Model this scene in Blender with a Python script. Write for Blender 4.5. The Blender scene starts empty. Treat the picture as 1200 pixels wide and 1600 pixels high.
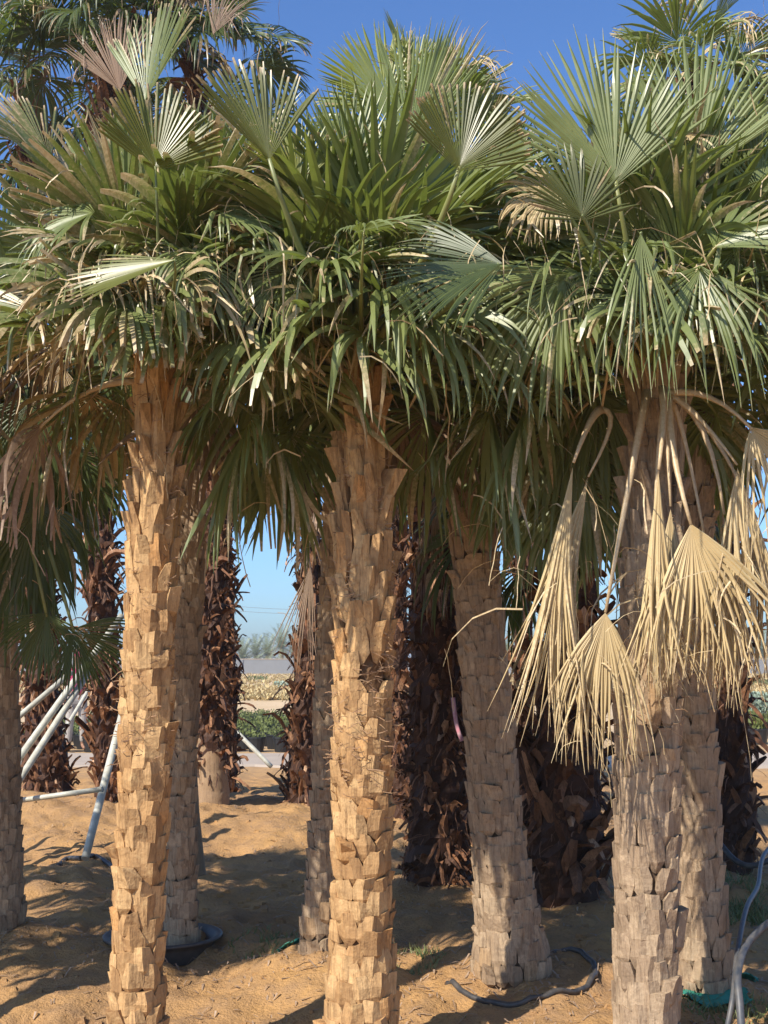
import bpy, math, random
import numpy as np
from mathutils import Vector, Matrix

sc = bpy.context.scene
COL = sc.collection
R_ = math.radians

# ------------------------------------------------------------------ camera, sky, sun
F = 1900.0; PITCH = math.atan(235/F); CAMZ = 1.6
cd = bpy.data.cameras.new('camera'); cam = bpy.data.objects.new('camera', cd); COL.objects.link(cam)
cam.location = (0, 0, CAMZ); cam.rotation_euler = (math.pi/2 + PITCH, 0, 0)
cd.sensor_fit = 'VERTICAL'; cd.sensor_height = 36; cd.sensor_width = 27; cd.lens = F/1600*36
cd.clip_start = 0.05; cd.clip_end = 6000
sc.camera = cam
sc.render.resolution_x = 768; sc.render.resolution_y = 1024

SUN_EL = 43.0; SUN_AZ = 44.0   # azimuth of the shadow direction, measured from +Y towards +X
world = bpy.data.worlds.new("World"); sc.world = world; world.use_nodes = True
wn = world.node_tree.nodes; wl = world.node_tree.links
for n in list(wn): wn.remove(n)
wo = wn.new('ShaderNodeOutputWorld'); bg = wn.new('ShaderNodeBackground'); sky = wn.new('ShaderNodeTexSky')
sky.sky_type = 'NISHITA'; sky.sun_disc = False
sky.sun_elevation = R_(SUN_EL); sky.sun_rotation = R_(180 + SUN_AZ)
sky.altitude = 0; sky.air_density = 1.0; sky.dust_density = 1.0; sky.ozone_density = 1.5
bg.inputs['Strength'].default_value = 0.105
tn = wn.new('ShaderNodeMix'); tn.data_type = 'RGBA'; tn.blend_type = 'MULTIPLY'; tn.inputs[0].default_value = 1.0
tn.inputs[7].default_value = (0.67, 0.96, 1.38, 1); wl.new(sky.outputs[0], tn.inputs[6]); wl.new(tn.outputs[2], bg.inputs[0]); wl.new(bg.outputs[0], wo.inputs[0])
ld = bpy.data.lights.new('sun', 'SUN'); ld.energy = 5.0; ld.angle = R_(0.53); ld.color = (1.0, 0.92, 0.80)
sun = bpy.data.objects.new('sun', ld); COL.objects.link(sun)
sdir = Vector((math.sin(R_(SUN_AZ))*math.cos(R_(SUN_EL)), math.cos(R_(SUN_AZ))*math.cos(R_(SUN_EL)), -math.sin(R_(SUN_EL))))
sun.rotation_euler = sdir.to_track_quat('-Z', 'Y').to_euler(); sun.location = (-5, -5, 9)
sc.view_settings.view_transform = 'Standard'; sc.view_settings.look = 'None'
sc.view_settings.exposure = 0.5; sc.view_settings.gamma = 1.0
sc.render.engine = 'CYCLES'
try:
    sc.cycles.max_bounces = 8; sc.cycles.transparent_max_bounces = 8
except Exception: pass

# ------------------------------------------------------------------ helpers
SP, CP = math.sin(PITCH), math.cos(PITCH)
def W(px, py, d):
    u = (px-600)/F; v = (800-py)/F
    y = CP - v*SP; z = SP + v*CP; s = d/y
    return np.array((u*s, d, CAMZ + z*s))

rt = np.random.RandomState(5).rand(256, 256)
def vnoise(x, y):
    x = np.asarray(x, float); y = np.asarray(y, float)
    xi = np.floor(x).astype(int); yi = np.floor(y).astype(int)
    fx = x-xi; fy = y-yi; fx = fx*fx*(3-2*fx); fy = fy*fy*(3-2*fy)
    a = rt[xi & 255, yi & 255]; b = rt[(xi+1) & 255, yi & 255]
    c = rt[xi & 255, (yi+1) & 255]; d = rt[(xi+1) & 255, (yi+1) & 255]
    return (a*(1-fx)+b*fx)*(1-fy)+(c*(1-fx)+d*fx)*fy - 0.5
BASES = [(-1.06, 5.2, .03, .28), (-0.1, 5.2, .03, .28), (1.12, 5.2, .03, .28), (-1.18, 7.07, -.02, .4), (-.36, 6.7, .05, .3), (.66, 6.27, .04, .35), (1.55, 5.9, .04, .3), (-2.3, 7.3, .06, .35), (.39, 8.7, .08, .5), (1.21, 8.1, .07, .6), (2.79, 9.6, .08, .5), (-1.87, 13.1, .10, .6), (-.93, 13.7, .10, .6), (-3.78, 13.6, .10, .7), (-2.94, 13.0, .08, .5)]
def gh(x, y):
    x = np.asarray(x, float); y = np.asarray(y, float)
    fade = np.clip((19.0-y)/2.5, 0, 1)
    h = 0.13*vnoise(x*0.8+3, y*0.55+7) + 0.10*vnoise(x*2.1+31, y*1.7+17)
    h = h + 0.06*vnoise(x*5.3+11, y*5.1+5) + 0.04*vnoise(x*12+1, y*11+9)*(1+2*vnoise(x*1.7, y*1.3+40)) + 0.016*vnoise(x*25+4, y*23+2)
    h = h - 0.035*np.abs(vnoise(x*6.1+71, y*6.3+33))
    h = h + fade*(0.16*np.exp(-((y-12.6-0.3*np.sin(x))/0.75)**2)*(0.6+0.8*vnoise(x*1.1, y*0.3+50)) )
    h = h + fade*(-0.08*np.exp(-((y-10.6)/0.8)**2) + 0.05*np.exp(-((y-9.0)/0.5)**2)*(0.5+vnoise(x*1.5+9, 4.0)))
    h = h*fade*np.clip((y-2)/2.5, 0.2, 1)
    for bx, by, ba, bs in BASES: h = h + ba*np.exp(-((x-bx)**2+(y-by)**2)/(bs*bs))
    return h
def ghf(x, y): return float(gh(x, y))

def mesh_from(name, V, faces, mats, fmat=None, attrs=None, smooth=False):
    me = bpy.data.meshes.new(name)
    V = np.asarray(V, np.float32).reshape(-1, 3)
    if isinstance(faces, np.ndarray):
        nf = len(faces); k = faces.shape[1]
        me.vertices.add(len(V)); me.vertices.foreach_set('co', V.ravel())
        me.loops.add(nf*k); me.loops.foreach_set('vertex_index', faces.astype(np.int32).ravel())
        me.polygons.add(nf); me.polygons.foreach_set('loop_start', np.arange(0, nf*k, k, dtype=np.int32))
        me.polygons.foreach_set('loop_total', np.full(nf, k, np.int32))
        me.update(calc_edges=True)
    else:
        me.from_pydata([tuple(v) for v in V], [], [tuple(f) for f in faces]); me.update()
    for m in mats: me.materials.append(m)
    if fmat is not None: me.polygons.foreach_set('material_index', np.asarray(fmat, np.int32))
    if attrs:
        for k, a in attrs.items():
            at = me.attributes.new(k, 'FLOAT', 'POINT'); at.data.foreach_set('value', np.asarray(a, np.float32).ravel())
    me.polygons.foreach_set('use_smooth', np.full(len(me.polygons), smooth, bool))
    return me

class MB:
    """collects verts / quads / attributes for one mesh"""
    def __init__(s): s.V = []; s.Fc = []; s.n = 0; s.A = {'tint': [], 'dry': []}; s.M = []
    def add(s, V, Fq, tint=0.5, dry=0.0, mat=0):
        V = np.asarray(V, float).reshape(-1, 3); Fq = np.asarray(Fq, int).reshape(-1, 4)
        s.V.append(V); s.Fc.append(Fq + s.n); s.n += len(V)
        s.A['tint'].append(np.broadcast_to(np.asarray(tint, float), (len(V),)).copy())
        s.A['dry'].append(np.broadcast_to(np.asarray(dry, float), (len(V),)).copy())
        s.M.append(np.full(len(Fq), mat))
    def build(s, name, mats, parent=None, off=(0, 0, 0), smooth=False):
        V = np.concatenate(s.V) - np.asarray(off, float); Fq = np.concatenate(s.Fc)
        me = mesh_from(name, V, Fq, mats, np.concatenate(s.M), {k: np.concatenate(v) for k, v in s.A.items()}, smooth)
        o = bpy.data.objects.new(name, me); COL.objects.link(o)
        if parent is not None: o.parent = parent
        else: o.location = off
        return o
    def tube(s, pts, rad, n=8, tint=0.5, dry=0.0, mat=0, flat=1.0, caps=True, jit=0.0, rng=None):
        pts = np.asarray(pts, float); K = len(pts); rad = np.broadcast_to(np.asarray(rad, float), (K,))
        T = np.gradient(pts, axis=0); T /= np.linalg.norm(T, axis=1)[:, None]+1e-9
        ref = np.array((0.0, 1.0, 0.05)) if abs(T[0][1]) < 0.9 else np.array((1.0, 0, 0.1))
        A = np.cross(T, ref); A /= np.linalg.norm(A, axis=1)[:, None]+1e-9; B = np.cross(T, A)
        an = np.arange(n)*2*math.pi/n
        r = rad[:, None]*np.ones((1, n))
        if jit: r = r*(1+jit*(rng.rand(K, n)-0.5))
        V = pts[:, None, :] + r[..., None]*(np.cos(an)[None, :, None]*A[:, None, :] + flat*np.sin(an)[None, :, None]*B[:, None, :])
        i = np.arange(K-1)[:, None]*n; j = np.arange(n)[None, :]; j2 = (j+1) % n
        Fq = np.stack([i+j, i+j2, i+n+j2, i+n+j], -1).reshape(-1, 4)
        V = V.reshape(-1, 3)
        if caps:
            V = np.vstack([V, pts[0], pts[-1]]); c0 = K*n; c1 = c0+1
            jj = np.arange(0, n, 2)
            f0 = np.stack([np.full(len(jj), c0), (jj+2) % n, (jj+1) % n, jj], -1)
            b = (K-1)*n
            f1 = np.stack([np.full(len(jj), c1), b+jj, b+(jj+1) % n, b+(jj+2) % n], -1)
            Fq = np.vstack([Fq, f0, f1])
        s.add(V, Fq, tint, dry, mat)
    def lathe(s, prof, c=(0, 0, 0), n=16, tint=0.5, mat=0):
        an = np.arange(n)*2*math.pi/n; prof = np.asarray(prof, float); K = len(prof)
        V = np.stack([prof[:, 0][:, None]*np.cos(an), prof[:, 0][:, None]*np.sin(an), prof[:, 1][:, None]*np.ones(n)], -1) + np.asarray(c, float)
        i = np.arange(K-1)[:, None]*n; j = np.arange(n)[None, :]; j2 = (j+1) % n
        s.add(V.reshape(-1, 3), np.stack([i+j, i+j2, i+n+j2, i+n+j], -1).reshape(-1, 4), tint, 0, mat)

def tag(o, label=None, cat=None, group=None, kind=None):
    if label: o['label'] = label
    if cat: o['category'] = cat
    if group: o['group'] = group
    if kind: o['kind'] = kind
    return o
def empty(name, loc, label, cat, group=None):
    o = bpy.data.objects.new(name, None); o.empty_display_size = 0.1; o.location = tuple(loc); COL.objects.link(o)
    return tag(o, label, cat, group)

# ------------------------------------------------------------------ materials
def newmat(name):
    m = bpy.data.materials.new(name); m.use_nodes = True
    nt = m.node_tree
    for n in list(nt.nodes): nt.nodes.remove(n)
    return m, nt.nodes, nt.links
def N(nodes, t, **kw):
    n = nodes.new(t)
    for k, v in kw.items():
        if k in n.inputs: n.inputs[k].default_value = v
        else: setattr(n, k, v)
    return n
def rgba(c): return (c[0], c[1], c[2], 1)
def mixc(nd, lk, fac, a, b, bt='MIX'):
    m = nd.new('ShaderNodeMix'); m.data_type = 'RGBA'; m.blend_type = bt
    for idx, v in ((0, fac), (6, a), (7, b)):
        if hasattr(v, 'is_output') or isinstance(v, bpy.types.NodeSocket): lk.new(v, m.inputs[idx])
        else: m.inputs[idx].default_value = v if idx == 0 else rgba(v)
    return m.outputs[2]
def mrange(nd, lk, v, a, b, c=0.0, d=1.0):
    m = nd.new('ShaderNodeMapRange'); lk.new(v, m.inputs[0])
    for i, x in enumerate((a, b, c, d)): m.inputs[i+1].default_value = x
    return m.outputs[0]
def attr(nd, name):
    a = nd.new('ShaderNodeAttribute'); a.attribute_name = name; return a.outputs['Fac']
def noise(nd, lk, scale=(1, 1, 1), s=5.0, det=3.0, rough=0.6, dist=0.0, coord='Object'):
    tc = nd.new('ShaderNodeTexCoord'); mp = nd.new('ShaderNodeMapping'); lk.new(tc.outputs[coord], mp.inputs[0])
    mp.inputs['Scale'].default_value = scale
    n = nd.new('ShaderNodeTexNoise'); lk.new(mp.outputs[0], n.inputs['Vector'])
    n.inputs['Scale'].default_value = s; n.inputs['Detail'].default_value = det
    n.inputs['Roughness'].default_value = rough; n.inputs['Distortion'].default_value = dist
    return n.outputs['Fac']

def leaf_mat(name, g0, g1, yel, dryc, dry2, trans=0.26, rough=0.38):
    m, nd, lk = newmat(name)
    tint = attr(nd, 'tint'); dry = attr(nd, 'dry')
    oi = nd.new('ShaderNodeObjectInfo')
    n1 = noise(nd, lk, s=9, det=2)
    n2 = noise(nd, lk, s=70, det=2)
    c = mixc(nd, lk, n1, g0, g1)
    c = mixc(nd, lk, mrange(nd, lk, tint, 0.35, 1.0), c, yel)
    c = mixc(nd, lk, mrange(nd, lk, oi.outputs['Random'], 0, 1, 0, 0.35), c, (g0[0]*0.75, g0[1]*0.8, g0[2]*0.9))
    d = mixc(nd, lk, mrange(nd, lk, n2, 0.35, 0.7), dryc, dry2)
    add = nd.new('ShaderNodeMath'); add.operation = 'ADD'; lk.new(dry, add.inputs[0])
    lk.new(mrange(nd, lk, n2, 0.3, 0.7, -0.18, 0.18), add.inputs[1])
    c = mixc(nd, lk, mrange(nd, lk, add.outputs[0], 0.25, 0.75), c, d)
    p = nd.new('ShaderNodeBsdfPrincipled'); lk.new(c, p.inputs['Base Color']); p.inputs['Roughness'].default_value = rough
    p.inputs['Specular IOR Level'].default_value = 0.55
    tr = nd.new('ShaderNodeBsdfTranslucent')
    tcx = mixc(nd, lk, 0.55, c, (0.30, 0.40, 0.04)); 
    tcx = mixc(nd, lk, mrange(nd, lk, dry, 0.2, 0.7), tcx, c)
    lk.new(tcx, tr.inputs[0])
    mx = nd.new('ShaderNodeMixShader'); mx.inputs[0].default_value = trans
    lk.new(p.outputs[0], mx.inputs[1]); lk.new(tr.outputs[0], mx.inputs[2])
    o = nd.new('ShaderNodeOutputMaterial'); lk.new(mx.outputs[0], o.inputs[0])
    return m
M = {}
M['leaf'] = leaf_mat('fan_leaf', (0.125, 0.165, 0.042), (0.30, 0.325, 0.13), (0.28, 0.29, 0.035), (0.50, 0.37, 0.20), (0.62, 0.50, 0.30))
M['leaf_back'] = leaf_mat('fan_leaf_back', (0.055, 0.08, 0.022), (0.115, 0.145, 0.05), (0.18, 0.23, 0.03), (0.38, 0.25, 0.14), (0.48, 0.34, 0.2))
M['leaf_shaded'] = leaf_mat('shaded_fan_leaf', (0.075, 0.09, 0.02), (0.15, 0.155, 0.05), (0.21, 0.21, 0.03), (0.40, 0.27, 0.14), (0.50, 0.37, 0.2))  # darker copy of the fan leaf, backlit shade put into its colour
M['dry'] = leaf_mat('dry_leaf', (0.50, 0.36, 0.17), (0.62, 0.48, 0.25), (0.38, 0.24, 0.12), (0.40, 0.28, 0.15), (0.66, 0.53, 0.30), trans=0.12, rough=0.55)
M['drybrown'] = leaf_mat('brown_dry_leaf', (0.26, 0.17, 0.11), (0.36, 0.24, 0.15), (0.30, 0.15, 0.07), (0.30, 0.20, 0.13), (0.42, 0.30, 0.2), trans=0.12, rough=0.6)
M['petiole'] = leaf_mat('petiole', (0.14, 0.18, 0.06), (0.22, 0.23, 0.08), (0.32, 0.28, 0.07), (0.45, 0.32, 0.17), (0.55, 0.42, 0.25), trans=0.0, rough=0.45)

def bark_mat(name, cols, dark, rough=0.8, streak=26, bump=0.4, zmix=None):
    m, nd, lk = newmat(name)
    tint = attr(nd, 'tint'); dry = attr(nd, 'dry')
    st = noise(nd, lk, scale=(1, 1, 0.10), s=streak*2.2, det=4, rough=0.7)
    bl = noise(nd, lk, s=7, det=3)
    fine = noise(nd, lk, s=60, det=3)
    cr = nd.new('ShaderNodeValToRGB'); lk.new(tint, cr.inputs[0])
    els = cr.color_ramp.elements
    while len(els) < len(cols): els.new(0.5)
    for i, c in enumerate(cols): els[i].position = i/(len(cols)-1); els[i].color = rgba(c)
    c = cr.outputs[0]
    if zmix:
        tc = nd.new('ShaderNodeTexCoord'); sx = nd.new('ShaderNodeSeparateXYZ'); lk.new(tc.outputs['Object'], sx.inputs[0])
        c = mixc(nd, lk, mrange(nd, lk, sx.outputs[2], zmix[0], zmix[1], 0, 0.55), zmix[2], c) if zmix[3] else mixc(nd, lk, mrange(nd, lk, sx.outputs[2], zmix[0], zmix[1], 0.0, 0.55), c, zmix[2])
    c = mixc(nd, lk, mrange(nd, lk, bl, 0.45, 0.75, 0, 0.5), c, cols[0])
    c = mixc(nd, lk, mrange(nd, lk, st, 0.48, 0.72, 0, 0.75), c, dark)
    c = mixc(nd, lk, mrange(nd, lk, fine, 0.5, 0.8, 0, 0.35), c, dark)
    crk = noise(nd, lk, scale=(1, 1, 0.07), s=streak*5, det=2, rough=0.5, dist=0.4)
    c = mixc(nd, lk, mrange(nd, lk, crk, 0.60, 0.68, 0, 0.45), c, dark)
    pale = noise(nd, lk, s=16, det=4, rough=0.7)
    c = mixc(nd, lk, mrange(nd, lk, pale, 0.56, 0.70, 0, 0.45), c, tuple(min(0.75, x*1.35) for x in cols[2]))
    c = mixc(nd, lk, mrange(nd, lk, dry, 0.0, 1.0), c, dark)      # 'dry' darkens old fibre between boots, plus painted shade on boot edges and bottoms
    p = nd.new('ShaderNodeBsdfPrincipled'); lk.new(c, p.inputs['Base Color']); p.inputs['Roughness'].default_value = rough
    p.inputs['Specular IOR Level'].default_value = 0.25
    b = nd.new('ShaderNodeBump'); b.inputs['Strength'].default_value = bump+0.1; b.inputs['Distance'].default_value = 0.008
    ad = nd.new('ShaderNodeMath'); ad.operation = 'ADD'; lk.new(st, ad.inputs[0]); lk.new(fine, ad.inputs[1])
    lk.new(ad.outputs[0], b.inputs['Height']); lk.new(b.outputs[0], p.inputs['Normal'])
    o = nd.new('ShaderNodeOutputMaterial'); lk.new(p.outputs[0], o.inputs[0])
    return m
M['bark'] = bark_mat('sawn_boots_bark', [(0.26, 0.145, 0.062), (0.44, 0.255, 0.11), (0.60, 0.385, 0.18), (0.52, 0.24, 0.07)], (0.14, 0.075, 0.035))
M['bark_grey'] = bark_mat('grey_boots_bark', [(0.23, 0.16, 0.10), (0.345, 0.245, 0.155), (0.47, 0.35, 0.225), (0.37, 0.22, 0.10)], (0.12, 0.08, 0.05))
M['shaggy'] = bark_mat('shaggy_bark', [(0.05, 0.024, 0.014), (0.14, 0.058, 0.026), (0.30, 0.14, 0.065), (0.52, 0.32, 0.19)], (0.035, 0.018, 0.014), rough=0.65)
M['smooth'] = bark_mat('smooth_bark', [(0.30, 0.20, 0.12), (0.36, 0.24, 0.14), (0.40, 0.27, 0.16)], (0.2, 0.13, 0.08), streak=12)

def simple(name, c, rough=0.5, metal=0.0, var=0.25, scale=12, bump=0.0, spec=0.5, c2=None):
    m, nd, lk = newmat(name)
    n = noise(nd, lk, s=scale, det=4)
    col = mixc(nd, lk, mrange(nd, lk, n, 0.3, 0.7), c, c2 if c2 else tuple(x*(1-var) for x in c))
    p = nd.new('ShaderNodeBsdfPrincipled'); lk.new(col, p.inputs['Base Color'])
    p.inputs['Roughness'].default_value = rough; p.inputs['Metallic'].default_value = metal; p.inputs['Specular IOR Level'].default_value = spec
    if bump:
        b = nd.new('ShaderNodeBump'); b.inputs['Strength'].default_value = bump; b.inputs['Distance'].default_value = 0.01
        lk.new(n, b.inputs['Height']); lk.new(b.outputs[0], p.inputs['Normal'])
    o = nd.new('ShaderNodeOutputMaterial'); lk.new(p.outputs[0], o.inputs[0])
    return m
M['fibre'] = simple('fibre', (0.40, 0.25, 0.13), 0.8, c2=(0.24, 0.13, 0.07), scale=30)
M['fibre_dark'] = simple('fibre_dark', (0.13, 0.06, 0.035), 0.8, c2=(0.22, 0.11, 0.06), scale=30)
M['hose'] = simple('black_hose', (0.025, 0.028, 0.034), 0.5, c2=(0.10, 0.085, 0.07), scale=22)
M['pipe'] = simple('grey_pipe', (0.56, 0.56, 0.48), 0.5, c2=(0.36, 0.34, 0.27), scale=14)
M['bluehose'] = simple('grey_blue_hose', (0.045, 0.055, 0.07), 0.5, c2=(0.12, 0.11, 0.10), scale=25)
M['pot'] = simple('black_plastic', (0.018, 0.019, 0.021), 0.5, var=0.3)
M['tub'] = simple('dark_tub', (0.045, 0.042, 0.042), 0.55, c2=(0.10, 0.085, 0.07), scale=14)
M['soil'] = simple('soil', (0.09, 0.055, 0.035), 0.95)
M['seedling'] = simple('seedling', (0.19, 0.22, 0.06), 0.7, spec=0.2, c2=(0.08, 0.10, 0.05), scale=3)
M['silver'] = simple('silver_shrub', (0.27, 0.33, 0.25), 0.6, c2=(0.18, 0.24, 0.17))
M['grass'] = simple('green_grass', (0.10, 0.15, 0.04), 0.6, c2=(0.20, 0.20, 0.08), scale=3)
M['drygrass'] = simple('dry_grass', (0.56, 0.42, 0.20), 0.8, c2=(0.42, 0.33, 0.15), scale=0.25)
M['wall'] = simple('grey_wall', (0.21, 0.215, 0.22), 0.85, var=0.12, scale=0.8)
M['date'] = simple('date_leaf', (0.17, 0.21, 0.10), 0.6, c2=(0.26, 0.28, 0.14), scale=0.6)
M['cloth'] = simple('teal_cloth', (0.04, 0.28, 0.20), 0.6, var=0.4)
M['tape'] = simple('pink_tape', (0.62, 0.40, 0.42), 0.5, c2=(0.55, 0.2, 0.25), scale=40)
M['concrete'] = simple('concrete', (0.42, 0.34, 0.26), 0.9, var=0.2, scale=1.5)
M['skin'] = simple('skin', (0.30, 0.16, 0.10), 0.5, var=0.1)
M['pink'] = simple('pink_shirt', (0.65, 0.06, 0.18), 0.8, var=0.25)
M['trouser'] = simple('pale_trousers', (0.42, 0.38, 0.34), 0.85, var=0.2)
M['hair'] = simple('dark_hair', (0.015, 0.012, 0.01), 0.6)
M['wire'] = simple('wire', (0.18, 0.18, 0.19), 0.5)
M['white'] = simple('white_plastic', (0.6, 0.6, 0.58), 0.5)

def ground_mat():
    m, nd, lk = newmat('sand_ground')
    tc = nd.new('ShaderNodeTexCoord'); sx = nd.new('ShaderNodeSeparateXYZ'); lk.new(tc.outputs['Object'], sx.inputs[0])
    big = noise(nd, lk, s=0.9, det=4, rough=0.6); mid = noise(nd, lk, s=6, det=5, rough=0.65); fine = noise(nd, lk, s=55, det=4, rough=0.7)
    c = mixc(nd, lk, mrange(nd, lk, big, 0.35, 0.65), (0.52, 0.30, 0.12), (0.40, 0.235, 0.11))
    c = mixc(nd, lk, mrange(nd, lk, mid, 0.42, 0.68, 0, 0.7), c, (0.30, 0.19, 0.11))
    c = mixc(nd, lk, mrange(nd, lk, fine, 0.5, 0.75, 0, 0.5), c, (0.24, 0.15, 0.09))
    far = mixc(nd, lk, mrange(nd, lk, noise(nd, lk, s=0.12, det=5), 0.4, 0.6), (0.60, 0.44, 0.27), (0.52, 0.38, 0.21))
    c = mixc(nd, lk, mrange(nd, lk, sx.outputs[1], 17, 30), c, far)
    p = nd.new('ShaderNodeBsdfPrincipled'); lk.new(c, p.inputs['Base Color']); p.inputs['Roughness'].default_value = 0.95
    p.inputs['Specular IOR Level'].default_value = 0.1
    ad = nd.new('ShaderNodeMath'); ad.operation = 'MULTIPLY_ADD'; lk.new(mid, ad.inputs[0]); ad.inputs[1].default_value = 2.0; lk.new(fine, ad.inputs[2])
    b = nd.new('ShaderNodeBump'); b.inputs['Strength'].default_value = 0.9; b.inputs['Distance'].default_value = 0.02
    lk.new(ad.outputs[0], b.inputs['Height']); lk.new(b.outputs[0], p.inputs['Normal'])
    o = nd.new('ShaderNodeOutputMaterial'); lk.new(p.outputs[0], o.inputs[0])
    return m
M['ground'] = ground_mat()

# ------------------------------------------------------------------ ground
xs = np.concatenate([-np.geomspace(3000, 5, 40), np.arange(-4.9, 4.95, 0.04), np.geomspace(5, 3000, 40)])
ys = np.concatenate([np.linspace(-40, 3.8, 20), np.arange(4, 17.5, 0.04), np.geomspace(17.6, 5000, 90)])
X, Y = np.meshgrid(xs, ys); Z = gh(X, Y)
nx = len(xs); i = np.arange(len(ys)-1)[:, None]*nx; j = np.arange(nx-1)[None, :]
me = mesh_from('ground', np.stack([X, Y, Z], -1), np.stack([i+j, i+j+1, i+nx+j+1, i+nx+j], -1).reshape(-1, 4), [M['ground']], smooth=True)
g = bpy.data.objects.new('ground', me); COL.objects.link(g); tag(g, kind='structure')

# path strip in front of the pots
mb = MB(); px_ = np.linspace(-40, 40, 161); e0 = 18.9+0.12*np.sin(px_*2.1)+0.1*np.sin(px_*5.3); e1 = 21.6+0.08*np.sin(px_*3.1)
V = []
for x, a, b in zip(px_, e0, e1): V += [(x, a, ghf(x, a)-0.02), (x, a+0.12, 0.03), (x, b-0.05, 0.03), (x, b, -0.02)]
mb.add(V, [(4*i+k, 4*i+4+k, 4*i+5+k, 4*i+1+k) for i in range(160) for k in range(3)])
o = mb.build('path', [M['concrete']]); tag(o, kind='structure')

# soil clods and litter (uncountable)
def clods():
    rng = np.random.RandomState(3); mb = MB()
    for _ in range(5200):
        y = 4.6 + 9*rng.rand()**1.6; x = (rng.rand()-0.5)*0.75*y
        if vnoise(x*1.3, y*1.3+80) < -0.05 and rng.rand() < 0.8: continue
        s = 0.005+0.022*rng.rand()**4
        c = np.array((x, y, ghf(x, y)+s*0.2))
        b = np.array([(-1, -1, -1), (1, -1, -1), (1, 1, -1), (-1, 1, -1), (-.7, -.7, .6), (.7, -.7, .6), (.7, .7, .6), (-.7, .7, .6)])
        b = b*s*(0.6+0.7*rng.rand(8, 3)); b[:, 2] *= 0.7
        mb.add(b+c, [(0, 1, 5, 4), (1, 2, 6, 5), (2, 3, 7, 6), (3, 0, 4, 7), (4, 5, 6, 7)])
    o = mb.build('soil_clods', [M['ground']]); tag(o, 'scattered clods and crumbs of orange sandy soil', 'soil', kind='stuff')
    mb = MB()
    for q in range(4200):
        y = 4.8 + 9*rng.rand()**1.5; x = (rng.rand()-0.5)*0.75*y
        if q % 2: b = BASES[rng.randint(len(BASES))]; aa = rng.rand()*6.28; rr = 0.12+0.5*rng.rand()**1.5; x = b[0]+rr*math.cos(aa); y = b[1]+rr*math.sin(aa)
        L = 0.02+0.10*rng.rand()**2; a = rng.rand()*6.28; w = 0.002+0.004*rng.rand()
        d = np.array((math.cos(a), math.sin(a), 0)); n = np.array((-d[1], d[0], 0))
        z0 = ghf(x, y)+0.006; p0 = np.array((x, y, z0)); p1 = p0+d*L*0.5+(0, 0, 0.012*rng.rand()); p2 = p0+d*L+n*L*0.2*(rng.rand()-.5); p2[2] = ghf(p2[0], p2[1])+0.005
        mb.add([p0-n*w, p0+n*w, p1+n*w, p1-n*w, p2+n*w*.5, p2-n*w*.5], [(0, 1, 2, 3), (3, 2, 4, 5)], tint=rng.rand()*0.4, dry=1)
    o = mb.build('leaf_litter', [M['drybrown']]); tag(o, 'scraps of dry palm leaf strewn over the sand', 'leaf litter', kind='stuff')
clods()

# ------------------------------------------------------------------ palm parts
def norm(v): v = np.asarray(v, float); return v/(np.linalg.norm(v, axis=-1, keepdims=True)+1e-9)

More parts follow.
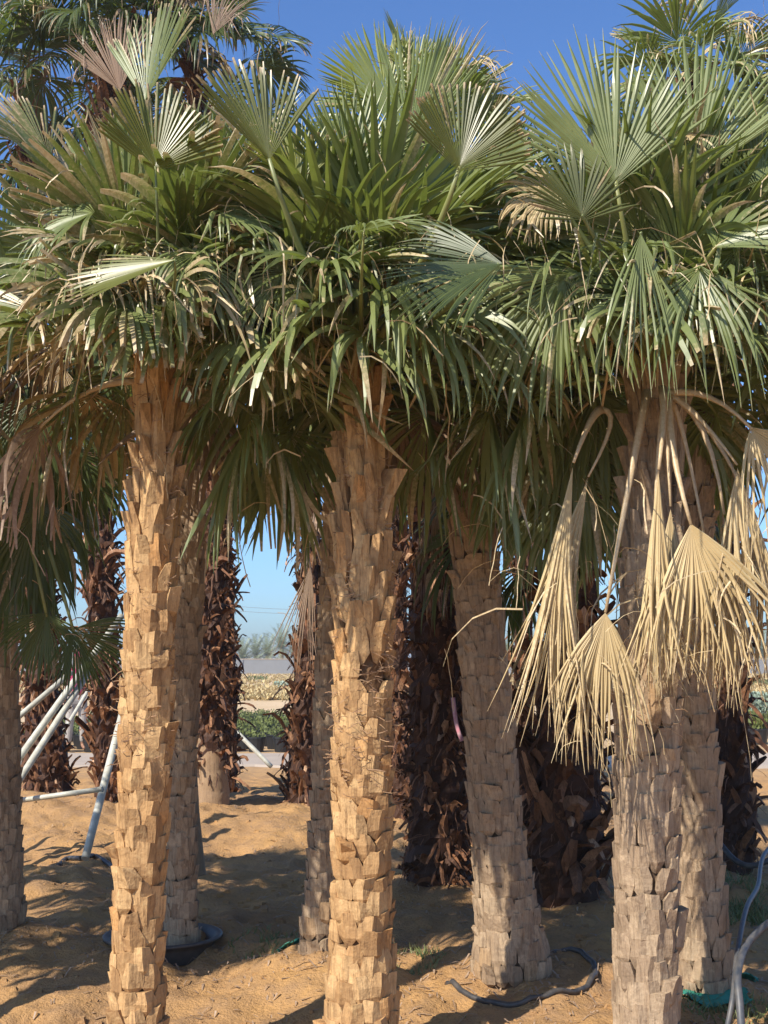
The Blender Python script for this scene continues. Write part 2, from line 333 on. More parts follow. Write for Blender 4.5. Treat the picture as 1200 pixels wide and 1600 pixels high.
def blade(mb, rng, hub, main, nrm, R=0.6, half=100, nseg=34, fuse=0.5, droop=0.5, cut=None, dry=0.0, tint=0.3,
          tipdry=0.5, kink=0.06, fold=0.28, cup=0.15, K=9, spl=0.02, mat=0, dryseg=0.1, limp=0.0, mess=1.0, wseg=0.0):
    main = norm(main); nrm = norm(nrm - main*np.dot(nrm, main)); side = np.cross(nrm, main)
    half = R_(half); th = np.linspace(-half, half, nseg) + (rng.rand(nseg)-0.5)*spl; ph_ = rng.rand(4)*6.28
    lf = (np.sin(th*4+ph_[0])+np.sin(th*9+ph_[1]))*0.5; lg_ = (np.sin(th*3+ph_[2])+np.sin(th*7+ph_[3]))*0.5
    th = th + mess*0.07*lf
    dth = 2*half/nseg
    Ls = R*(0.74+0.26*np.cos(th*0.9))*(0.93+0.12*rng.rand(nseg) + 0.05*mess*lg_)
    d = np.cos(th)[:, None]*main + np.sin(th)[:, None]*side + (cup*np.sin(th)**2)[:, None]*nrm
    d = norm(d)
    p = hub + (0.10*R*np.clip(np.cos(th), 0, 1))[:, None]*main*np.ones((nseg, 1))*1.0
    ts = np.linspace(0, 1, K)**0.9
    tend = np.ones(nseg) if cut is None else np.clip(cut + 0.05*(rng.rand(nseg)-0.5), 0.3, 1)
    kt = np.where(rng.rand(nseg) < kink, 0.40+0.45*rng.rand(nseg), 9.0)
    sw = (rng.rand(nseg, 3)-0.5)*np.array((1, 1, 0.3))*(1+1.2*mess*(rng.rand(nseg) < 0.3))[:, None]
    dr = droop*(0.35+1.1*rng.rand(nseg)+0.5*mess*lg_)
    P = [p.copy()]; D = [d.copy()]
    fu = fuse*(0.85+0.3*rng.rand(nseg))
    for k in range(1, K):
        t = ts[k]*tend; dt = (ts[k]-ts[k-1])*tend
        g = dr*np.clip((t-0.25)/0.75, 0, 1)**1.1*dt*5.0
        d = d.copy(); d[:, 2] -= g
        d = d + sw*(limp*0.5+0.05+0.07*mess*min(1, droop))*(t[:, None])*0.6
        past = (t > kt); d[past] = norm(d[past])*0.25 + np.array((0, 0, -1.0)) + sw[past]*0.5
        d = norm(d)
        p = p + d*(Ls*dt)[:, None]; P.append(p.copy()); D.append(d.copy())
    P = np.stack(P, 1); D = np.stack(D, 1)                      # nseg,K,3
    Nl = nrm - D*np.sum(D*nrm, -1, keepdims=True); nn = np.linalg.norm(Nl, axis=-1, keepdims=True)
    alt = main*np.ones_like(D); Nl = np.where(nn > 0.15, Nl/(nn+1e-9), norm(alt - D*np.sum(D*alt, -1, keepdims=True)))
    S = norm(np.cross(Nl, D))
    xx = np.clip((ts[None, :]*tend[:, None]-fu[:, None])/(1-fu[:, None]), 0, 1)[..., None]
    twa = rng.randn(nseg)[:, None, None]*0.5*mess*xx*min(1.0, 0.25+droop)
    S, Nl = S*np.cos(twa)+Nl*np.sin(twa), Nl*np.cos(twa)-S*np.sin(twa)
    t = ts[None, :]*tend[:, None]
    rr = t*Ls[:, None]
    wmax = np.maximum(2*fu*Ls*math.sin(dth/2)*1.04, wseg)
    wf = 2*rr*math.sin(dth/2)*1.04
    x = np.clip((t-fu[:, None])/(1-fu[:, None]), 0, 1)
    wo_ = wmax[:, None]*(1-x**1.5)*(0.92-0.30*min(1.0, droop)*np.sqrt(x)) + 0.0012
    wf = np.maximum(wf, wseg*np.clip(t/fu[:, None], 0, 1)**0.6)
    wd = np.where(t < fu[:, None], wf, wo_)
    wd = np.maximum(wd, 0.0012)
    fo = fold*np.where(t < fu[:, None], 1, 1+0.8*x)
    C = P + Nl*(wd*fo)[..., None]
    L = P - S*(wd*0.5)[..., None]; Rr = P + S*(wd*0.5)[..., None]
    V = np.stack([L, C, Rr], 2)                                  # nseg,K,3,3
    a = (np.arange(nseg)[:, None]*K + np.arange(K-1)[None, :])*3
    f1 = np.stack([a, a+1, a+4, a+3], -1).reshape(-1, 4); f2 = np.stack([a+1, a+2, a+5, a+4], -1).reshape(-1, 4)
    segdry = np.where(rng.rand(nseg) < dryseg, 0.7, 0.0)
    dv = dry + segdry[:, None]*np.clip(t*1.6-0.3, 0, 1) + tipdry*np.clip((t-0.85)/0.15, 0, 1) + np.where(kt[:, None] < 2, 0.35*t, 0)
    if cut is not None: dv = dv + 0.7*np.clip((t/tend[:, None]-0.95)/0.05, 0, 1)
    tv = tint + 0.12*(rng.rand(nseg)[:, None]-0.5) + 0.45*np.clip(0.35-t, 0, 1)
    dv = np.repeat(np.broadcast_to(dv, (nseg, K))[..., None], 3, 2).reshape(-1); tv = np.repeat(np.broadcast_to(tv, (nseg, K))[..., None], 3, 2).reshape(-1)
    mb.add(V.reshape(-1, 3), np.vstack([f1, f2]), np.clip(tv, 0, 1), np.clip(dv, 0, 1), mat)

def strings(mb, rng, c, n, spread, L, w=0.0022, dry=1.0):
    """curly threads and torn strips hanging off a blade"""
    for _ in range(n):
        p = c + (rng.rand(3)-0.5)*spread; d = norm(rng.rand(3)-0.5); Ln = L*(0.4+rng.rand()); K = 6
        s = norm(rng.rand(3)-0.5)*w*(0.5+1.2*rng.rand()); V = []
        for k in range(K):
            V += [p-s, p+s]; d = norm(d + (rng.rand(3)-0.5)*0.7 + np.array((0, 0, -0.45))); p = p + d*Ln/K
        a = np.arange(K-1)*2
        mb.add(V, np.stack([a, a+1, a+3, a+2], -1), 0.3+0.3*rng.rand(), dry)

def bez(a, b, c, n=7):
    t = np.linspace(0, 1, n)[:, None]; return (1-t)**2*a + 2*t*(1-t)*b + t*t*c

def frond(tree, off, rng, base, ctrl, hub, main, nrm, name='frond', lmat=None, label=None, pet=True, pw=0.016, pdry=0.0, nstr=3, **kw):
    mb = MB(); hub = np.asarray(hub, float)
    blade(mb, rng, hub, main, nrm, **kw)
    Rr = kw.get('R', 0.6)
    if nstr: strings(mb, rng, hub+norm(main)*Rr*0.55, nstr, Rr*0.8, Rr*0.5)
    o = mb.build(name, [lmat or M['leaf']], tree, off)
    if label: o['label'] = label
    if pet:
        pb = MB(); pts = bez(np.asarray(base, float), np.asarray(ctrl, float), hub + norm(main)*Rr*0.08)
        pb.tube(pts, np.linspace(pw*1.5, pw*0.45, len(pts)), n=6, tint=0.3+0.4*rng.rand(), dry=pdry, flat=0.55)
        q = pb.build('petiole', [M['petiole']], o, off, smooth=True)
    return o

def crown(tree, off, rng, top, N=34, elev=(82, -25), Lp=(0.35, 0.65), R=(0.5, 0.66), droop=(0.15, 0.9), nseg=32, lmat=None,
          r0=0.10, zspan=0.45, cutp=0.35, dead=0.15, pet=True, zoff=0.12, drys=0.0, K=9, tint=0.3, az0=None, pw=0.012, dryb=0.0, agep=0.9, outer=None):
    az0 = rng.rand()*6.28 if az0 is None else az0
    for i in range(N):
        a = (i+0.5)/N; az = az0 + i*2.39996 + (rng.rand()-0.5)*0.5
        el = R_(elev[0] + (elev[1]-elev[0])*a**agep + (rng.rand()-0.5)*18)
        out = np.array((math.cos(az), math.sin(az), 0.0))
        L = Lp[0] + (Lp[1]-Lp[0])*(0.3+0.7*min(1, a*1.5))*(0.8+0.4*rng.rand())
        if out[1] < -0.4 and agep < 0.95: L *= 0.75
        if out[1] < -0.15 and a > 0.3: el = max(el, R_(2+24*rng.rand()))
        base = top + out*r0*(0.35+0.65*a) + np.array((0, 0, -zspan*a + zoff))
        d1 = out*math.cos(el) + np.array((0, 0, math.sin(el)))
        dup = norm(d1 + np.array((0, 0, 0.7)))
        ctrl = base + dup*L*0.5; hub = base + (dup*0.45+d1*0.6)*L
        be = el - R_(2+42*a**1.3) + (rng.rand()-0.5)*0.5
        be = max(be, R_(-88))
        main = out*math.cos(be) + np.array((0, 0, math.sin(be)))
        tang = np.array((-math.sin(az), math.cos(az), 0))
        main = norm(main + tang*(rng.rand()-0.5)*0.7)
        nr = np.cross(main, tang); nr = nr if nr[2] > 0 or a > 0.8 else -nr
        if np.dot(nr, np.array((0, 0, 1.0)) - out*0.6) < 0: nr = -nr
        roll = (rng.rand()-0.5)*1.3; nr = norm(nr*math.cos(roll) + np.cross(main, nr)*math.sin(roll))
        Rr = (R[0]+(R[1]-R[0])*rng.rand())*(0.75 if a < 0.1 else 1)
        isdead = rng.rand() < dead*(0.3 + 1.4*a)
        if out[1] < -0.15 and a > 0.35: isdead = False; Rr *= 0.88
        if a < 0.08: half = 25
        elif a < 0.2: half = 55
        else: half = 85+30*rng.rand()
        c = 0.72+0.2*rng.rand() if rng.rand() < cutp else None
        if isdead:
            frond(tree, off, rng, base, ctrl, hub, main, nr, name='dead_frond', lmat=M['dry'] if rng.rand() < 0.6 else M['drybrown'], label='dry straw coloured frond', pet=pet, pw=pw, pdry=1.0,
                  nstr=8, R=Rr, half=half*0.6, nseg=nseg-8, droop=droop[1]*1.6, cut=c, dry=0.3, tint=0.2+0.3*rng.rand(), kink=0.3, limp=1.2, K=K, fold=0.4)
        else:
            frond(tree, off, rng, base, ctrl, hub, main, nr, lmat=lmat, pet=pet, pw=pw, pdry=0.1*rng.rand(), nstr=3 if K > 7 else 1,
                  R=Rr, half=half, nseg=nseg, droop=droop[0]+(droop[1]-droop[0])*a**1.35, cut=c, dry=dryb*rng.rand(), K=K,
                  tint=tint+0.25*(rng.rand()-0.5)+0.5*max(0, 0.2-a)*2, kink=0.03+0.07*a, tipdry=0.5*rng.rand(), dryseg=0.06+0.12*a+drys, cup=0.05+0.3*rng.rand()+0.5*a*rng.rand(), fold=0.25+0.25*rng.rand(), mess=0.6+1.2*a)

# trunk -------------------------------------------------------------
def axis_fn(pts, rad):
    pts = np.asarray(pts, float); rad = np.asarray(rad, float); z = pts[:, 2]
    def f(zz): return np.array((np.interp(zz, z, pts[:, 0]), np.interp(zz, z, pts[:, 1]), zz)), float(np.interp(zz, z, rad))
    return f, z[0], z[-1]

def column(mb, ax, z0, z1, shrink, rng, tint=0.2, dry=0.6, n=20, step=0.06, jit=0.10):
    zz = np.arange(z0-0.25, z1, step); V = []
    for z in zz:
        c, r = ax(max(z, z0)); c = c.copy(); c[2] = z; an = np.arange(n)*2*math.pi/n
        rr = (r-shrink)*(1+jit*(rng.rand(n)-0.5))
        V.append(np.stack([c[0]+rr*np.cos(an), c[1]+rr*np.sin(an), z+0*an], -1))
    V = np.concatenate(V); i = np.arange(len(zz)-1)[:, None]*n; j = np.arange(n)[None, :]; j2 = (j+1) % n
    mb.add(V, np.stack([i+j, i+j2, i+n+j2, i+n+j], -1).reshape(-1, 4), tint, dry)

SCF = []
for r in range(3):
    for c in range(2): SCF.append((r*3+c, (r+1)*3+c, (r+1)*3+c+1, r*3+c+1))
ring = [0, 1, 2, 5, 8, 11, 10, 9, 6, 3]
for k in range(10): SCF.append((ring[k], ring[(k+1) % 10], 12+(k+1) % 10, 12+k))
SCF = np.array(SCF)
def scale_piece(mb, rng, ax, phi, z, w, H, tr, ht, hm, hb, tint, dry=0.0, lean=0.0, bw=0.45):
    lv = np.array((1.0, 0.60, 0.26, 0.0)); wd = np.array((tr, 0.5+0.5*min(1, tr+0.38), 0.97, bw))
    hh = np.array((ht, hm, hm*0.8+hb*0.2, hb)); rj = 1.02 + 0.30*rng.rand()
    V = []
    ridge = (rng.rand()-0.5)*0.35; tilt = (rng.rand()-0.5)*0.34
    U = []
    for k in range(4):
        for c, uu in enumerate((-0.5, ridge*(0.5 if k else 0.8), 0.5)):
            u = uu*w*wd[k] + lean*lv[k]*H + (rng.rand()-0.5)*0.006
            v = lv[k]*H + (rng.rand()-0.5)*0.010 + (tilt*uu*w if k == 0 else 0) - (0.02 if (k == 3 and c == 1) else 0)*0.5
            h = hh[k]*(rj if c == 1 else 0.70) + (rng.rand()-0.5)*0.004
            U.append((u, v, h))
    for q in ring: u, v, h = U[q]; U.append((u*0.94, v-0.004 if q in (0, 1, 2) else v+0.006, -0.02))
    for u, v, h in U:
        c, r = ax(z+v); f = phi + u/max(r, 0.05)
        V.append((c[0]+(r+h)*math.cos(f), c[1]+(r+h)*math.sin(f), z+v))
    dv = np.full(22, dry); dv[12:] = 1.0; dv[[3, 5, 6, 8]] += 0.12*rng.rand(); dv[[9, 10, 11]] += 0.15+0.40*rng.rand()  # boot sides and bottoms darkened, shade painted along their outlines
    mb.add(V, SCF, tint, dv)

def sawn_trunk(tree, off, rng, ax, z0, z1, style, mat, fibre=400, zlong=0.62, zfib=(0.45, 0.95), bare=None, peel=None):
    """trunk ringed with sawn leaf bases; boots get longer and narrower toward the crown"""
    mb = MB(); ax0 = ax; ax = lambda q_: (ax0(q_)[0], ax0(q_)[1]-style.get('in', 0.030))
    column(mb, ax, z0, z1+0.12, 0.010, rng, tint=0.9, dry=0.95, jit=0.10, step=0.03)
    z = z0-0.14; row = 0
    while z < z1:
        q = (z-z0)/(z1-z0); lg = max(0.0, (q-zlong)/(1-zlong))
        c, r = ax(z); lg = min(1.0, lg*2.2)
        H = style['H']*(1+0.25*(rng.rand()-0.5)) + lg*0.10; w = style['w']*(1-0.22*lg)
        n = max(6, int(round(2*math.pi*(r+0.015)/(w*(0.96+0.30*lg)))))
        for k in range(n):
            phi = (k + 0.5*(row % 2))*2*math.pi/n + row*0.05 + (rng.rand()-0.5)*(0.09+0.15*lg)
            zz = z + (rng.rand()-0.5)*H*0.20 + style['H']*0.72*k/n
            if bare and bare(phi % (2*math.pi), zz): continue
            ht = style['ht']*(0.8+0.4*rng.rand()) + lg*0.046*(0.15+rng.rand()); hm = style['hm']*(0.8+0.4*rng.rand()); hb = style['hb']*(0.6+0.8*rng.rand())*(1-0.7*lg)
            if rng.rand() < 0.04: ht += 0.025; hm += 0.012
            tr = style['tr']*(0.85+0.3*rng.rand())*(1-0.70*lg*rng.rand()**0.35)
            Hh = H*(0.92+0.24*rng.rand())*(1.0+0.36*lg)*(1.35 if rng.rand() < 0.05 else 1)
            tint = 0.22+0.42*rng.rand() + (0.25 if rng.rand() < style.get('orange', 0.1) else 0)
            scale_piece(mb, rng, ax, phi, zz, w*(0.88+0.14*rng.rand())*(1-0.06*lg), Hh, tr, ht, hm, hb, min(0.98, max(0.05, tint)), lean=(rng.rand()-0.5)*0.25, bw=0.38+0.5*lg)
        z += style['H']*(0.72+0.36*lg); row += 1
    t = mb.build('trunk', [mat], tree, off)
    if fibre:
        fb = MB()
        for _ in range(fibre):
            zz = z0+(z1-z0)*(zfib[0]+(zfib[1]-zfib[0])*rng.rand()); phi = rng.rand()*6.28; c, r = ax(zz)
            if vnoise(phi*1.6+z0, zz*6.0+3) < 0.05 and rng.rand() < 0.9: continue
            p = c + np.array((math.cos(phi), math.sin(phi), 0))*(r-0.004+0.016*rng.rand()-style.get('in', 0.03)*0+0.004); d = norm(np.array((-math.sin(phi), math.cos(phi), 0))*(rng.rand()-0.5)*2.5 + np.array((0, 0, rng.rand()-0.6)))
            out = np.array((math.cos(phi), math.sin(phi), 0)); L = 0.03+0.08*rng.rand(); V = []; wd = 0.0008+0.0016*rng.rand(); s = np.array((0, 0, wd))
            for k in range(5):
                V += [p-s, p+s]; d = norm(d + (rng.rand(3)-0.5)*0.9 + out*(0.25 if k < 2 else -0.25)); p = p+d*L/5
            a = np.arange(4)*2; fb.add(V, np.stack([a, a+1, a+3, a+2], -1))
        tag(fb.build('trunk_fibre', [M['fibre']], tree, off), kind='stuff')
    return t

def strap(mb, rng, p, d, side, out, L, w, curl, tint, K=6, ragged=True):
    V = []; sd = side
    tw = (rng.rand()-0.5)*0.5
    for k in range(K):
        t = k/(K-1); ww = w*(0.75+0.5*t if t < 0.5 else 1.0-0.75*(t-0.5)*1.4)*0.5
        nrm = np.cross(sd, d)
        if np.dot(nrm, out) < 0: nrm = -nrm
        j = (rng.rand(3)-0.5)*0.012 if ragged else 0
        V += [p-sd*ww - nrm*ww*0.45, p + nrm*ww*0.3 + j, p+sd*ww - nrm*ww*0.45]
        d = norm(d + out*curl[0]*0.9/K*2 + np.array((0, 0, -1))*curl[1]*t/K*3 + (rng.rand(3)-0.5)*0.34)
        sd = norm(sd + nrm*tw*0.3 - d*np.dot(sd, d)); p = p + d*L/(K-1)
    a = np.arange(K-1)*3
    f = np.vstack([np.stack([a, a+1, a+4, a+3], -1), np.stack([a+1, a+2, a+5, a+4], -1)])
    mb.add(V, f, tint)

def shaggy_trunk(tree, off, rng, ax, z0, z1, L=(0.14, 0.30), w=0.09, dens=1.0, mat=None, stub=0.15, bare=0.0, fibre=500, tilt=0.35):
    ax0 = ax; ax = lambda q_: (ax0(q_)[0], max(0.06, ax0(q_)[1]-0.045))
    mb = MB(); column(mb, ax, z0, z1+0.1, 0.0, rng, tint=0.15, dry=0.5, jit=0.25)
    z = z0+bare*0.75; row = 0
    while z < z1:
        c, r = ax(z); n = max(6, int(2*math.pi*r/(w*0.8)*dens))
        for k in range(n):
            phi = (k+0.5*(row % 2))*2*math.pi/n+row*0.13+(rng.rand()-0.5)*0.4
            out = np.array((math.cos(phi), math.sin(phi), 0)); side = np.array((-math.sin(phi), math.cos(phi), 0))
            p = c+out*(r-0.02)+np.array((0, 0, (rng.rand()-0.5)*0.08))
            dn = rng.rand(); ww = w*(0.45+0.75*rng.rand())
            if dn < 0.30: d = norm(out*(0.5+0.8*rng.rand())+np.array((0, 0, -0.4-0.6*rng.rand()))+side*(rng.rand()-.5)*1.2); curl = (-0.1*rng.rand(), 0.9); ww *= 0.35+0.4*rng.rand()
            elif dn < 0.36: d = norm(out*1.0+np.array((0, 0, 0.7*rng.rand()))+side*(rng.rand()-.5)*1.6); curl = (0.3*rng.rand()-0.2, 0.8*rng.rand()); ww *= 0.7
            else: d = norm(out*tilt*(0.2+1.2*rng.rand())+np.array((0, 0, 1))+side*(rng.rand()-.5)*0.9); curl = (-0.3+0.7*rng.rand(), 0.5*rng.rand() if rng.rand() < .7 else 1.8)
            cl = float(vnoise(phi*1.3+z0*9, z*2.6+row*0.02)); ll = (L[0]+(L[1]-L[0])*rng.rand()**1.3)*(0.8 if dn < 0.42 else 1)*max(0.35, 1+1.5*cl)
            if cl < -0.22 and rng.rand() < 0.6: continue
            ti = rng.rand()**1.3*0.75 + 0.25*max(0, cl) + (0.35 if rng.rand() < stub else 0)
            strap(mb, rng, p, d, side, out, ll, ww, curl, min(1, ti))
        z += L[0]*0.50; row += 1
    t = mb.build('trunk', [mat or M['shaggy']], tree, off)
    if fibre:
        fb = MB()
        for _ in range(fibre):
            zz = z0+(z1-z0)*rng.rand(); phi = rng.rand()*6.28; c, r = ax(zz); out = np.array((math.cos(phi), math.sin(phi), 0))
            p = c+out*(r+0.03*rng.rand()); d = norm((rng.rand(3)-0.5)*1.5+out*0.6+np.array((0, 0, -0.5))); LL = 0.06+0.16*rng.rand(); V = []; s = norm(rng.rand(3)-.5)*(0.0015+0.003*rng.rand())
            for k in range(5): V += [p-s, p+s]; d = norm(d+(rng.rand(3)-.5)*0.7+np.array((0, 0, -0.25))); p = p+d*LL/5
            a = np.arange(4)*2; fb.add(V, np.stack([a, a+1, a+3, a+2], -1))
        tag(fb.build('trunk_fibre', [M['fibre_dark']], tree, off), kind='stuff')
    return t

def path3(base, d, pts, wpx, dd=0.0):
    """pixels -> trunk axis: base (px,py) on the ground at distance d, then (px,py) points going up; wpx diameters in px"""
    x, y, z = W(base[0], base[1], d); out = [(x, y, ghf(x, y))]
    for (a, b) in pts:
        dp = d + dd*(base[1]-b)/600.0; out.append(tuple(W(a, b, dp)))
    rad = [wv/2/F*d*1.0 for wv in wpx]
    return np.array(out), np.array(rad)

PALMGROUP = 'fan palms planted in rows in the nursery'
# hero frond: hub pixel + depth, screen direction angle (deg, 0 right, 90 up), lean toward camera, radius px
def hero(tree, off, rng, src, hub, dep, ang, Rpx, half=80, face=(0, -1, 0.4), toward=0.0, ctrl=None, **kw):
    kw.setdefault('fuse', 0.6); kw.setdefault('mess', 1.1)
    h = W(hub[0], hub[1], dep); a = R_(ang)
    main = np.array((math.cos(a), -toward, math.sin(a))); s = np.asarray(src, float)
    ct = W(ctrl[0], ctrl[1], dep+0.1) if ctrl else s*0.5+h*0.5+np.array((0, 0, 0.08))
    return frond(tree, off, rng, s, ct, h, main, np.asarray(face, float), R=Rpx/F*dep, half=half, **kw)

STA = dict(w=0.092, H=0.112, tr=0.66, ht=0.030, hm=0.027, hb=0.001, orange=0.35, **{'in': 0.031})
STB = dict(w=0.080, H=0.130, tr=0.72, ht=0.029, hm=0.023, hb=0.001, orange=0.10, **{'in': 0.027})
STC = dict(w=0.080, H=0.108, tr=0.70, ht=0.025, hm=0.021, hb=0.001, orange=0.15, **{'in': 0.024})

def strips(t, off, rng, top, n=8, R=(0.45, 0.7)):
    for i in range(n):
        az = -math.pi/2 + (rng.rand()-0.5)*3.0; out = np.array((math.cos(az), math.sin(az), 0))
        hub = top + out*(0.12+0.40*rng.rand()) + np.array((0, 0, 0.12+0.45*rng.rand())); dd = rng.rand()
        main = norm(out*0.8+np.array((0, 0, 0.35-0.6*rng.rand())))
        frond(t, off, rng, top+np.array((0, 0, 0.1)), top*0.4+hub*0.6+np.array((0, 0, 0.15)), hub, main, np.array((0.0, 0, 1))+out*0.3, name='frond' if dd < 0.6 else 'dead_frond',
              lmat=M['leaf'] if dd < 0.6 else M['dry'], R=R[0]+(R[1]-R[0])*rng.rand(), half=50+40*rng.rand(), nseg=9+int(6*rng.rand()), fuse=0.2, droop=1.5+1.0*rng.rand(), cut=0.9 if rng.rand() < .4 else None,
              dry=0.15*rng.rand() if dd < 0.6 else 0.3, tint=0.3, kink=0.35, dryseg=0.35, limp=0.8, mess=2.0, wseg=0.013, tipdry=0.8, nstr=6, pw=0.012)
def sawn_palm(seed, label, base, d, pts, wpx, style, mat, crown_kw, fibre=400, zlong=0.62, zfib=(0.45, 0.95), dd=0.0, heroes=None, bare=None, name='fan_palm'):
    rng = np.random.RandomState(seed); P, rd = path3(base, d, pts, wpx, dd)
    off = P[0].copy(); t = empty(name, off, label, 'palm tree', PALMGROUP)
    ax, z0, z1 = axis_fn(P, rd)
    sawn_trunk(t, off, rng, ax, z0, z1, style, mat, fibre, zlong, zfib, bare)
    top = P[-1]
    if crown_kw is not None: crown(t, off, rng, top, r0=rd[-1]*0.8, **crown_kw)
    if heroes: heroes(t, off, rng, top)
    if fibre: strips(t, off, rng, top, n=13)
    return t
def shag_palm(seed, label, base, d, pts, wpx, crown_kw, heroes=None, smooth_base=0.0, **kw):
    rng = np.random.RandomState(seed); P, rd = path3(base, d, pts, wpx)
    off = P[0].copy(); t = empty('shaggy_fan_palm', off, label, 'palm tree', PALMGROUP)
    ax, z0, z1 = axis_fn(P, rd)
    shaggy_trunk(t, off, rng, ax, z0, z1, bare=smooth_base, **kw)
    if smooth_base:
        mb = MB(); ax2 = lambda z: (ax(z)[0], ax(z)[1]*(0.86+0.22*max(0, 1-(z-z0)/0.3)-0.10*max(0, (z-z0-0.25)/0.3)))
        column(mb, ax2, z0, z0+smooth_base+0.25, -0.004, rng, tint=0.5, dry=0.1, step=0.04, jit=0.09); mb.build('trunk_base', [M['smooth']], t, off, smooth=True)
    top = P[-1]
    if crown_kw is not None: crown(t, off, rng, top, r0=rd[-1]*0.7, **crown_kw)
    if heroes: heroes(t, off, rng, top)
    return t

UPF = (0.1, -1, 0.5)
# ---- front row
def h1(t, off, rng, top):
    s = top+np.array((0, -0.05, 0.1))
    hero(t, off, rng, s, (242, 272), 4.5, 88, 165, half=72, face=(0.35, -0.85, 0.65), lmat=M['leaf_shaded'], cut=0.82, droop=0.05, tint=0.75, dry=0.0, kink=0.0, dryseg=0.05, ctrl=(252, 450), nseg=34, fold=0.35, cup=0.35)
    hero(t, off, rng, s, (288, 402), 4.3, 196, 200, half=40, face=(0.1, -0.6, 0.9), lmat=M['leaf_shaded'], cut=0.95, droop=0.06, tint=0.8, kink=0.0, ctrl=(280, 450), nseg=26, fold=0.35)
    hero(t, off, rng, s, (300, 395), 4.65, -60, 150, half=100, face=(0.1, -0.6, 0.8), droop=0.9, tint=0.3, kink=0.15, dryseg=0.3, ctrl=(285, 430))
    hero(t, off, rng, s, (225, 170), 5.0, 84, 190, half=42, face=(-0.6, -0.8, 0.15), cut=0.85, droop=0.08, tint=0.25, kink=0.02)
    hero(t, off, rng, s, (85, 250), 5.0, 135, 180, half=50, lmat=M['leaf_shaded'], face=(0.5, -0.7, 0.6), cut=0.8, droop=0.1, tint=0.45, dry=0.25, kink=0.15, dryseg=0.4)
    hero(t, off, rng, s, (345, 330), 4.7, -20, 150, half=90, face=(0.1, -0.5, 0.9), droop=0.9, tint=0.2, kink=0.1, dryseg=0.1)
    hero(t, off, rng, s, (150, 330), 4.7, 200, 150, half=80, face=(0, -0.6, 0.8), droop=1.1, tint=0.3, kink=0.2, dryseg=0.3)
    hero(t, off, rng, s, (165, 440), 4.8, -130, 120, half=90, face=(0, -1, 0.4), droop=1.2, tint=0.25, kink=0.2, dryseg=0.2)
CK = dict(N=48, elev=(86, -32), Lp=(0.24, 0.46), R=(0.56, 0.76), droop=(0.03, 1.05), zspan=0.42, zoff=0.42, nseg=27)
T1 = sawn_palm(11, 'slim fan palm with orange tan sawn trunk, leftmost of the three nearest palms', (215, 1625), 5.2,
    [(216, 1450), (228, 1150), (237, 900), (248, 600)], [92, 82, 86, 82, 74], STA, M['bark'],
    dict(CK, dead=0.28, cutp=0.5, dryb=0.3, drys=0.22), fibre=2400, zlong=0.60, zfib=(0.42, 1.0), heroes=h1)

def h3(t, off, rng, top):
    s = top+np.array((0, -0.05, 0.1))
    hero(t, off, rng, s, (425, 262), 4.4, 108, 205, half=46, face=(0.5, -0.8, 0.35), lmat=M['leaf_shaded'], cut=0.86, droop=0.03, tint=0.6, dry=0.12, kink=0.0, dryseg=0.05, nseg=28, fold=0.35, cup=0.3, ctrl=(470, 430))
    hero(t, off, rng, s, (715, 272), 4.35, 76, 170, half=68, face=(0.3, -0.85, 0.55), lmat=M['leaf_shaded'], cut=0.84, droop=0.03, tint=0.5, dry=0.1, kink=0.0, dryseg=0.05, nseg=38, fold=0.35, cup=0.3, ctrl=(680, 400))
    hero(t, off, rng, s, (795, 410), 4.3, 188, 200, half=60, face=(0.3, -0.8, 0.6), lmat=M['leaf_back'], droop=0.18, tint=0.15, kink=0.0, dryseg=0.0, nseg=38, fold=0.3, ctrl=(720, 470))
    hero(t, off, rng, s, (560, 362), 4.25, 8, 120, half=105, face=(0, -0.28, 1), droop=0.35, tint=0.15, kink=0.0, dryseg=0.02, toward=0.25, ctrl=(560, 470))
    hero(t, off, rng, s, (545, 300), 4.9, 80, 170, half=48, face=(0.3, -1, 0.1), droop=0.03, tint=0.45, kink=0.0)
    hero(t, off, rng, s, (640, 250), 5.0, 88, 220, half=40, face=(-0.3, -1, 0.1), droop=0.03, tint=0.35, kink=0.0)
    hero(t, off, rng, s, (470, 300), 4.8, 100, 130, half=50, face=(0.3, -1, 0.1), droop=0.1, tint=0.9, kink=0.0)
    hero(t, off, rng, s, (450, 420), 4.7, -135, 140, half=85, face=(0, -1, 0.5), droop=1.3, tint=0.2, kink=0.05)
    hero(t, off, rng, s, (665, 440), 4.8, -60, 140, half=85, face=(0, -1, 0.5), droop=1.2, tint=0.2, kink=0.05)
    hero(t, off, rng, s, (620, 380), 4.9, -20, 180, half=85, face=(0, -0.7, 0.7), droop=1.3, tint=0.25, kink=0.05)
T3 = sawn_palm(23, 'fan palm with sunlit honey coloured sawn trunk, middle one of the three nearest palms', (563, 1630), 5.2,
    [(565, 1540), (566, 1450), (566, 1100), (568, 900), (567, 750), (566, 610)], [132, 112, 98, 94, 98, 82, 66], STA, M['bark'],
    dict(CK, dead=0.06, cutp=0.15, tint=0.35), fibre=5200, zlong=0.50, zfib=(0.34, 1.0), heroes=h3,
    bare=lambda f, z: (4.6 < f < 5.9 and 1.36 < z < 1.60))

